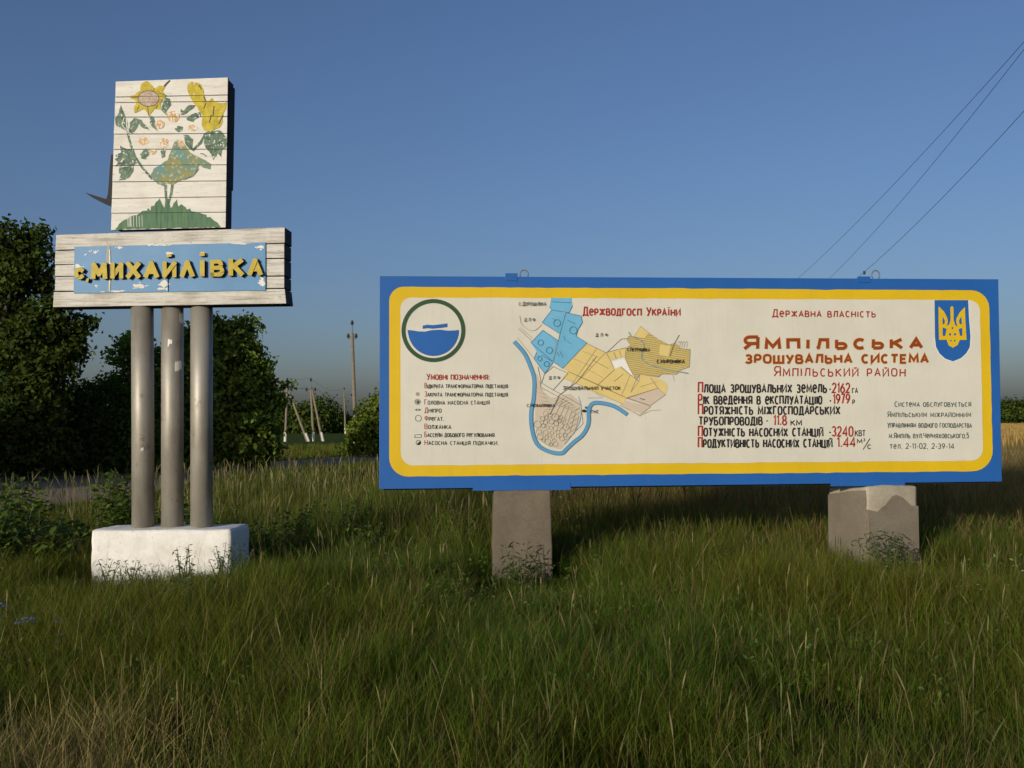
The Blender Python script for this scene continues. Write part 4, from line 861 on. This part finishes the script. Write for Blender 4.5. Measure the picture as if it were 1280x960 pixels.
# ------------------------------------------------------------------ grass and weeds
def fnoise(x, y, s, seed):
    r = np.random.default_rng(seed); z = 0
    for k in range(6):
        a = r.uniform(0, 6.28); f = s * r.uniform(.6, 1.8); z = z + np.sin((x * np.cos(a) + y * np.sin(a)) * f + r.uniform(0, 6.28))
    return z / 6
BL0 = FV.o + FV.r * bl.x - FV.n * bl.y; 
def blocked(x, y):
    m = (x > -4.26) & (x < -2.78) & (y > 9.96) & (y < 10.62)
    m |= (x > -.2) & (x < .44) & (y > 9.93) & (y < 10.5)
    qx = [(p.x, p.y) for p in q]; m |= in_poly(x, y, qx)
    m |= in_poly(x, y, [(p.x, p.y) for p in road_poly]); return m
def blades(n, y0, y1, hs, ws, seg, margin=1.6, straw=.06, lean=.35):
    nt_ = int(n * 1.45 / 18); ty = np.sqrt(rng.uniform(y0 ** 2, y1 ** 2, nt_)); tx = rng.uniform(-1, 1, nt_) * (.53 * ty + margin); tr = rng.uniform(.02, .10, nt_) * (1 + .05 * ty); th = rng.uniform(.55, 1.35, nt_); tc = rng.uniform(.6, 1.4, nt_); tg = rng.random(nt_)
    k_ = rng.integers(0, nt_, nt_ * 18); oa = rng.uniform(0, 2 * np.pi, len(k_)); orr = np.sqrt(rng.random(len(k_)))
    x = tx[k_] + np.cos(oa) * orr * tr[k_]; y = ty[k_] + np.sin(oa) * orr * tr[k_]; loose = rng.random(len(k_)) < .3
    x = np.where(loose, x + rng.normal(0, .2, len(x)), x); y = np.where(loose, np.maximum(y0, y + rng.normal(0, .2, len(x))), y)
    ok = ~blocked(x, y)
    if y1 > 60: ok &= ~((x > 16) & (y > 52))
    hole = fnoise(x, y, 3.1, 61) + .5 * fnoise(x, y, 7.0, 62); ok &= rng.random(len(x)) < np.clip(.95 + 1.5 * hole, .12, 1)
    sel = np.nonzero(ok)[0][:n]; x, y, oa, orr = x[sel], y[sel], oa[sel], orr[sel]; th, tc, tg = th[k_[sel]], tc[k_[sel]], tg[k_[sel]]; n = len(x)
    patch = fnoise(x, y, 1.5, 3); fine = fnoise(x, y, 5.0, 5); big = fnoise(x, y, .45, 8)
    h = rng.uniform(hs[0], hs[1], n) * (1 + .5 * patch + .3 * fine) * (1 + .2 * big)
    h *= th; tall = rng.random(n) < .04; h[tall] *= 1.5
    h *= np.where((np.abs(x - .12) < .55) & (y > 8.4) & (y < 10.0), .45, 1); h *= np.where((np.abs(x + 3.5) < 1.0) & (y > 8.4) & (y < 10), .5, 1); h *= np.where((np.abs(x - 3.85) < .75) & (y > 8.5) & (y < 10.3), .55, 1); h *= 1 + .5 * np.clip((y - 10.8) / 1.5, 0, 1) * np.clip((24 - y) / 6, 0, 1) * (x > -3)
    h *= np.clip(.55 + (y - 2.6) * .12, .5, 1)
    h *= 1 - .62 * np.clip((-x - .30 * y) / 1.2, 0, 1) * np.clip((y - 12.5) / 3, 0, 1)
    h *= 1 + .6 * (x > .44 * y) * np.clip((y - 12) / 3, 0, 1) * (y < 50)
    az = oa + rng.normal(0, 1.0, n); ln = (np.abs(rng.normal(0, lean * .55, n)) + orr * lean * .9) * h; flop = rng.random(n) < .1; ln[flop] *= 2.2; h[flop] *= .85; w = rng.uniform(ws[0], ws[1], n); w[tall] *= .7
    fa = az + np.pi / 2 + rng.normal(0, .5, n); z0 = ground_z(x, y) - .02
    # colour of the plants themselves
    g = np.array([.062, .116, .008]); ol = np.array([.125, .140, .010]); st = np.array([.25, .195, .075]); rd = np.array([.15, .085, .03]); bg = np.array([.050, .135, .012])
    c = np.repeat(g[None], n, 0) * (tc * rng.uniform(.6, 1.4, n))[:, None]
    m = np.clip(.48 + .8 * fnoise(x, y, .9, 21) + (tg - .5) * .9 + rng.normal(0, .15, n), 0, 1)[:, None]; c = c * (1 - m) + ol * rng.uniform(.7, 1.3, (n, 1)) * m
    m = (np.clip(fnoise(x, y, 1.1, 31) * 2.2 - .1, 0, 1) * (rng.random(n) < .6))[:, None]; c = c * (1 - m * .7) + bg * m * .7
    ps = straw + .38 * np.clip(fnoise(x, y, 1.4, 44) * 2 - .55, 0, 1) + .9 * np.exp(-((x + 2.0) ** 2 / .3 + (y - 4.6) ** 2 / .4)) + .3 * np.exp(-((x - 2.3) ** 2 / 1.5 + (y - 4.2) ** 2 / .15)) + .3 * (x > 3.4) * np.clip((y - 10.5) / 4, 0, 1) * (y < 60) + .6 * (x > .43 * y) * np.clip((y - 11) / 3, 0, 1) * (y < 60)
    ps += .25 * np.clip((y - 11) / 5, 0, 1) * (x > .2) * (y < 60)
    s = rng.random(n) < ps * .9; s |= tall & (rng.random(n) < .5)
    near_ = np.exp(-((x + 2.0) ** 2 / .5 + (y - 4.6) ** 2 / .6)) > .35
    c[s] = (st * rng.uniform(.55, 1.25, (s.sum(), 1)))
    c[s & near_] *= 1.5
    r_ = ((rng.random(n) < .07 + .35 * (x > .4) * (x < 4.5) * np.clip((y - 13) / 3, 0, 1) * (y < 28)) | (rng.random(n) < .02 * (1 + 3 * np.clip((y - 10.5) / 4, 0, 1) * (x > .5) * (y < 50)))) & ~s; c[r_] = rd * rng.uniform(.6, 1.3, (r_.sum(), 1))
    lv = np.linspace(0, 1, seg + 1); V = np.zeros((n, seg * 2 + 1, 3)); 
    for k, t in enumerate(lv):
        cx_ = x + np.cos(az) * ln * t ** 1.9; cy_ = y + np.sin(az) * ln * t ** 1.9; cz_ = z0 + h * (t - .18 * t * t * np.minimum(1.5, ln / h))
        if k < seg:
            ww = w * (1 - .55 * t) * .5; V[:, 2 * k] = np.stack([cx_ - np.cos(fa) * ww, cy_ - np.sin(fa) * ww, cz_], 1); V[:, 2 * k + 1] = np.stack([cx_ + np.cos(fa) * ww, cy_ + np.sin(fa) * ww, cz_], 1)
        else: V[:, 2 * k] = np.stack([cx_, cy_, cz_], 1)
    nv = seg * 2 + 1; o = (np.arange(n) * nv)[:, None]
    Q = np.concatenate([o + np.array([[2 * k, 2 * k + 1, 2 * k + 3, 2 * k + 2]]) for k in range(seg - 1)]) if seg > 1 else np.zeros((0, 4), int)
    T = o + np.array([[2 * seg - 2, 2 * seg - 1, 2 * seg]])
    return V.reshape(-1, 3), Q, T, np.repeat(c, nv, 0)
zones = [(230000, 2.4, 6.5, (.15, .37), (.0024, .0058), 4, 1.5, .05, .5), (330000, 6.5, 11.5, (.13, .35), (.0032, .0068), 3, 1.6, .06, .55), (250000, 11.5, 24, (.16, .42), (.006, .0115), 2, 2, .10, .4), (120000, 24, 68, (.14, .38), (.02, .042), 1, 3, .12, .3)]
Vs, Qs, Ts, Cs = [], [], [], []; off = 0
for zn in zones:
    V, Q, T, C = blades(*zn); Vs.append(V); Qs.append(Q + off); Ts.append(T + off); Cs.append(C); off += len(V)
gr = np_mesh('grass', np.concatenate(Vs), np.concatenate(Qs), np.concatenate(Ts), np.concatenate(Cs), GRASS)
tag(gr, 'tall dark green and straw coloured meadow grass round both signs', 'grass', kind='stuff')
n = 9000; y = np.sqrt(rng.uniform(4.5 ** 2, 15 ** 2, n)); x = rng.uniform(-1, 1, n) * (.53 * y + 1.4); ok = ~blocked(x, y) & (rng.random(n) < np.clip(.16 + .7 * fnoise(x, y, 2.2, 71), .04, .6) * np.clip((y - 3.5) / 5, .12, 1)); x, y = x[ok], y[ok]; n = len(x)
per = 6; X_ = np.repeat(x, per) + rng.normal(0, .045, n * per); Y_ = np.repeat(y, per) + rng.normal(0, .045, n * per); Z_ = np.repeat(rng.uniform(.08, .26, n), per) + rng.normal(0, .04, n * per)
tone = np.repeat(rng.uniform(.6, 1.5, n), per)[:, None] * rng.uniform(.8, 1.2, (n * per, 1))
V, T, C = leaves(np.stack([X_, Y_, Z_], 1), rng.normal(0, .5, (n * per, 3)) + np.array([-.2, -.3, .8]), rng.uniform(.02, .048, n * per), .55, np.array([[.075, .13, .018]]) * tone)
tag(np_mesh('meadow_herbs', V, tris=T, colors=C, mat=WEED), 'low broad leaved meadow herbs growing between the grass', 'herbs', kind='stuff')
# seeding stalks: thin culms with a loose head
def stalks(n, y0, y1, hs):
    y = np.sqrt(rng.uniform(y0 ** 2, y1 ** 2, n)); x = rng.uniform(-1, 1, n) * (.53 * y + 1.5); ok = ~blocked(x, y); x, y = x[ok], y[ok]; n = len(x)
    h = rng.uniform(*hs, n); h *= np.where((np.abs(x + 3.5) < 1.0) & (y > 8.4) & (y < 10), .5, 1) * np.where((np.abs(x - .12) < .55) & (y > 8.4) & (y < 10), .6, 1); az = rng.uniform(0, 6.28, n); ln = np.abs(rng.normal(.12, .12, n)) * h
    lv = [0, .4, .72, .76, .88, 1.0]; wd = [1, .9, .8, 2.2, 2.4, .4]; V = np.zeros((n, 12, 3)); fa = rng.uniform(0, 6.28, n); w0 = .0007 + .00016 * y
    for k, (t, wk) in enumerate(zip(lv, wd)):
        cx_ = x + np.cos(az) * ln * t ** 2.2; cy_ = y + np.sin(az) * ln * t ** 2.2; cz_ = h * (t - .12 * t * t)
        V[:, 2 * k] = np.stack([cx_ - np.cos(fa) * w0 * wk, cy_ - np.sin(fa) * w0 * wk, cz_], 1); V[:, 2 * k + 1] = np.stack([cx_ + np.cos(fa) * w0 * wk, cy_ + np.sin(fa) * w0 * wk, cz_], 1)
    o = (np.arange(n) * 12)[:, None]; Q = np.concatenate([o + np.array([[2 * k, 2 * k + 1, 2 * k + 3, 2 * k + 2]]) for k in range(5)])
    c = np.array([[.22, .185, .08]]) * rng.uniform(.5, 1.3, (n, 1)); gn = rng.random(n) < .45; c[gn] = np.array([.11, .12, .035]) * rng.uniform(.7, 1.2, (gn.sum(), 1))
    rd_ = (rng.random(n) < .65) & (x > .4) & (y > 11); c[rd_] = np.array([.17, .075, .035])
    return V.reshape(-1, 3), Q, np.repeat(c, 12, 0)
Vs, Qs, Cs = [], [], []; off = 0
for a in ((700, 2.8, 7, (.3, .5)), (1100, 7, 12, (.3, .52)), (5200, 12, 27, (.4, .9))):
    V, Q, C = stalks(*a); Vs.append(V); Qs.append(Q + off); Cs.append(C); off += len(V)
stk = np_mesh('seeding_grass', np.concatenate(Vs), np.concatenate(Qs), None, np.concatenate(Cs), GRASS)
tag(stk, 'thin seed stalks of tall grass scattered through the meadow', 'grass', kind='stuff')
# wheat
n = 60000; y = np.sqrt(rng.uniform(53 ** 2, 190 ** 2, n)); x = rng.uniform(.27, .62, n) * y; h = rng.uniform(.6, .85, n); w = .05 + y * .0006; fa = rng.uniform(0, 6.28, n)
V = np.stack([np.stack([x - np.cos(fa) * w, y - np.sin(fa) * w, 0 * x], 1), np.stack([x + np.cos(fa) * w, y + np.sin(fa) * w, 0 * x], 1), np.stack([x + rng.normal(0, .1, n), y, h], 1)], 1).reshape(-1, 3)
c = np.array([[.44, .29, .09]]) * rng.uniform(.7, 1.25, (n, 1))
wh = np_mesh('wheat', V, None, np.arange(n * 3).reshape(-1, 3), np.repeat(c, 3, 0), GRASS); tag(wh, 'ripe standing wheat at the right beyond the billboard', 'wheat', kind='stuff')

def weed(name, loc, nst, h, leaf, per, label, cat='plant', group=None, col=(.07, .115, .03), spread=.18, flower=None, nfl=0, asp=.5, fsize=.02):
    root = empty(name, (loc[0], loc[1], float(ground_z(np.array(loc[0]), np.array(loc[1]))))); tag(root, label, cat, group)
    mb = MB(); P = []; N = []; FPs = []
    for s in range(nst):
        a = rnd.uniform(0, 6.28); l = rnd.uniform(.3, 1) * spread; hh = h * rnd.uniform(.5, 1.08); b = Vector((rnd.uniform(-1, 1) * spread * .35, rnd.uniform(-1, 1) * spread * .35, -.02)); t = Vector((b.x + math.cos(a) * l, b.y + math.sin(a) * l, hh)); m_ = b.lerp(t, .5) + Vector((0, 0, hh * .08))
        mb.tube([b, m_, t], [.006, .0045, .002], 5)
        for k in range(per):
            u = (k + .6) / per; p = b.lerp(m_, u * 2) if u < .5 else m_.lerp(t, u * 2 - 1); an = k * 2.4 + s; r = leaf * .5
            P.append((p.x + math.cos(an) * r, p.y + math.sin(an) * r, p.z + rnd.uniform(-.02, .02))); N.append((math.cos(an) * .5 + rnd.gauss(0, .3), math.sin(an) * .5 + rnd.gauss(0, .3), .9))
        for k in range(nfl): u = 1 - k * .16; FPs.append(Vector((t.x * u + rnd.gauss(0, .03), t.y * u + rnd.gauss(0, .03), t.z * (1 - k * .07) + rnd.uniform(0, .03))))
    mb.build('stem', M_STEM, root)
    if P:
        P = np.array(P); c = np.array([col]) * rng.uniform(.65, 1.3, (len(P), 1)); V, T, C = leaves(P, np.array(N), rng.uniform(.7, 1.2, len(P)) * leaf, asp, c); np_mesh('leaves', V, tris=T, colors=C, mat=WEED, parent=root)
    if flower and FPs:
        for f in FPs:
            P = []; N = []
            for k in range(9): a = k * .7; P.append((f.x + math.cos(a) * fsize * .6, f.y + math.sin(a) * fsize * .6, f.z + rnd.uniform(0, .006))); N.append((rnd.gauss(0, .25), -.35 + rnd.gauss(0, .25), 1))
            V, T, C = leaves(np.array(P), np.array(N), np.full(len(P), fsize), .7, None); np_mesh('flower', V, tris=T, mat=flower, parent=root)
    return root
M_STEM = paint('weed_stem', (.07, .085, .03), .3, .7); M_CHIC = paint('chicory_petal', (.12, .14, .42), .2); M_UMB = paint('white_umbel', (.42, .43, .34), .2)
for k, (px, py, Y, h, lb) in enumerate(((20, 660, 11.0, 1.0, 'leafy green weed at the left edge below the road'), (58, 690, 10.4, .55, 'leafy green weed left of the whitewashed block, front of its clump'), (88, 650, 11.6, .5, 'leafy green weed close left of the whitewashed block'), (-10, 700, 10.0, .9, 'leafy green weed cut by the left edge'), (140, 640, 12.6, .95, 'bright leafy weed rising behind the left end of the block'), (165, 640, 12.2, .72, 'bright leafy weed behind the left pipe'), (30, 620, 13.0, .8, 'leafy green weed nearest the road at the left'), (232, 640, 12.5, .65, 'leafy weed seen between the right two pipes'), (325, 640, 11.2, .52, 'dark leafy weed just right of the whitewashed block'), (372, 640, 12.2, .6, 'leafy weed midway between the block and the billboard'), (430, 640, 13.2, .6, 'leafy weed below and left of the billboard corner'), (462, 640, 11.8, .45, 'low leafy weed under the left end of the billboard'), (566, 640, 12.6, .5, 'leafy weed under the billboard left of its left pillar'))):
    p = at(px, py, Y); weed('leafy_weed', (p.x, Y), 34 if k < 8 else 20, h, .10 if k < 8 else .065, 17, lb, group='leafy weeds round the sign base', col=(.10, .155, .02), spread=.34, asp=.62)
for k, (px, Y, h, lb) in enumerate(((165, 9.5, .36, 'small sprig before the middle of the whitewashed block'), (232, 9.6, .42, 'thin branching sprig before the right part of the block'), (275, 9.7, .44, 'leafy sprig before the right corner of the block'), (300, 9.8, .42, 'leafy sprig at the shaded end of the block'), (132, 9.6, .34, 'greyish sprig before the left corner of the block'), (655, 9.55, .46, 'spiky grey green weed before the left billboard pillar'), (1110, 9.75, .48, 'spiky green weed before the right billboard pillar'))):
    p = at(px, 700, Y); weed('sprig', (p.x, Y), 8 if k < 5 else 16, h, .05 if k < 5 else .1, 14, lb, group='sprigs before the concrete bases', col=(.08, .125, .035), spread=.15 if k < 5 else .26, asp=.34 if k < 5 else .11)
for k, (px, Y, h, lb) in enumerate(((205, 7.9, .46, 'pale leafed weed in the grass, left of a pair'), (243, 7.8, .52, 'pale leafed weed in the grass, right of a pair'))):
    p = at(px, 780, Y); weed('pale_weed', (p.x, Y), 7, h, .055, 10, lb, group='pale weeds below the block', col=(.17, .21, .08), spread=.14, asp=.6)
for k, (px, py, lb) in enumerate(((3, 762, 'blue chicory cut by the left edge'), (36, 772, 'blue chicory right of the one at the left edge'), (55, 776, 'blue chicory with a pale bud beside it'), (35, 792, 'dark blue chicory low in the grass'), (66, 812, 'blue chicory bunch nearest the camera'), (85, 810, 'blue chicory at the right of its bunch'))):
    Y = 7.0 - k * .12; p = at(px, py, Y); weed('chicory', (p.x, Y), 2, max(.3, p.z + .02), .05, 4, lb, group='blue chicory flowers at the left', col=(.06, .09, .03), spread=.1, flower=M_CHIC, nfl=1, asp=.35, fsize=.021)
wl = 0
for (px, py, Y, lb) in ((508, 617, 17, 'white umbel flower under the left end of the billboard'), (545, 622, 16, 'white umbel flower mid way under the left end'), (560, 630, 15, 'white umbel flower left of the left pillar'), (590, 632, 15, 'white umbel flower nearest left of the left pillar'), (697, 622, 16, 'white umbel flower just right of the left pillar'), (716, 640, 14, 'lower white umbel flower right of the left pillar'), (760, 634, 15, 'white umbel flower below the map'), (825, 650, 13, 'white umbel flower at the shadow edge'), (1105, 738, 8.4, 'tiny white flowers below the right pillar'), (1135, 738, 8.3, 'tiny white flowers right below the right pillar'), (1222, 762, 7.9, 'tiny white flowers near the right edge'), (1252, 745, 8.2, 'tiny white flowers at the right edge of the grass')):
    p = at(px, py, Y); weed('white_flower', (p.x, Y), 4, max(.3, p.z), .05, 5, lb, group='small white flowers in the grass', col=(.06, .09, .03), spread=.2, flower=M_UMB, nfl=1, asp=.3, fsize=.024 if Y > 10 else .011)
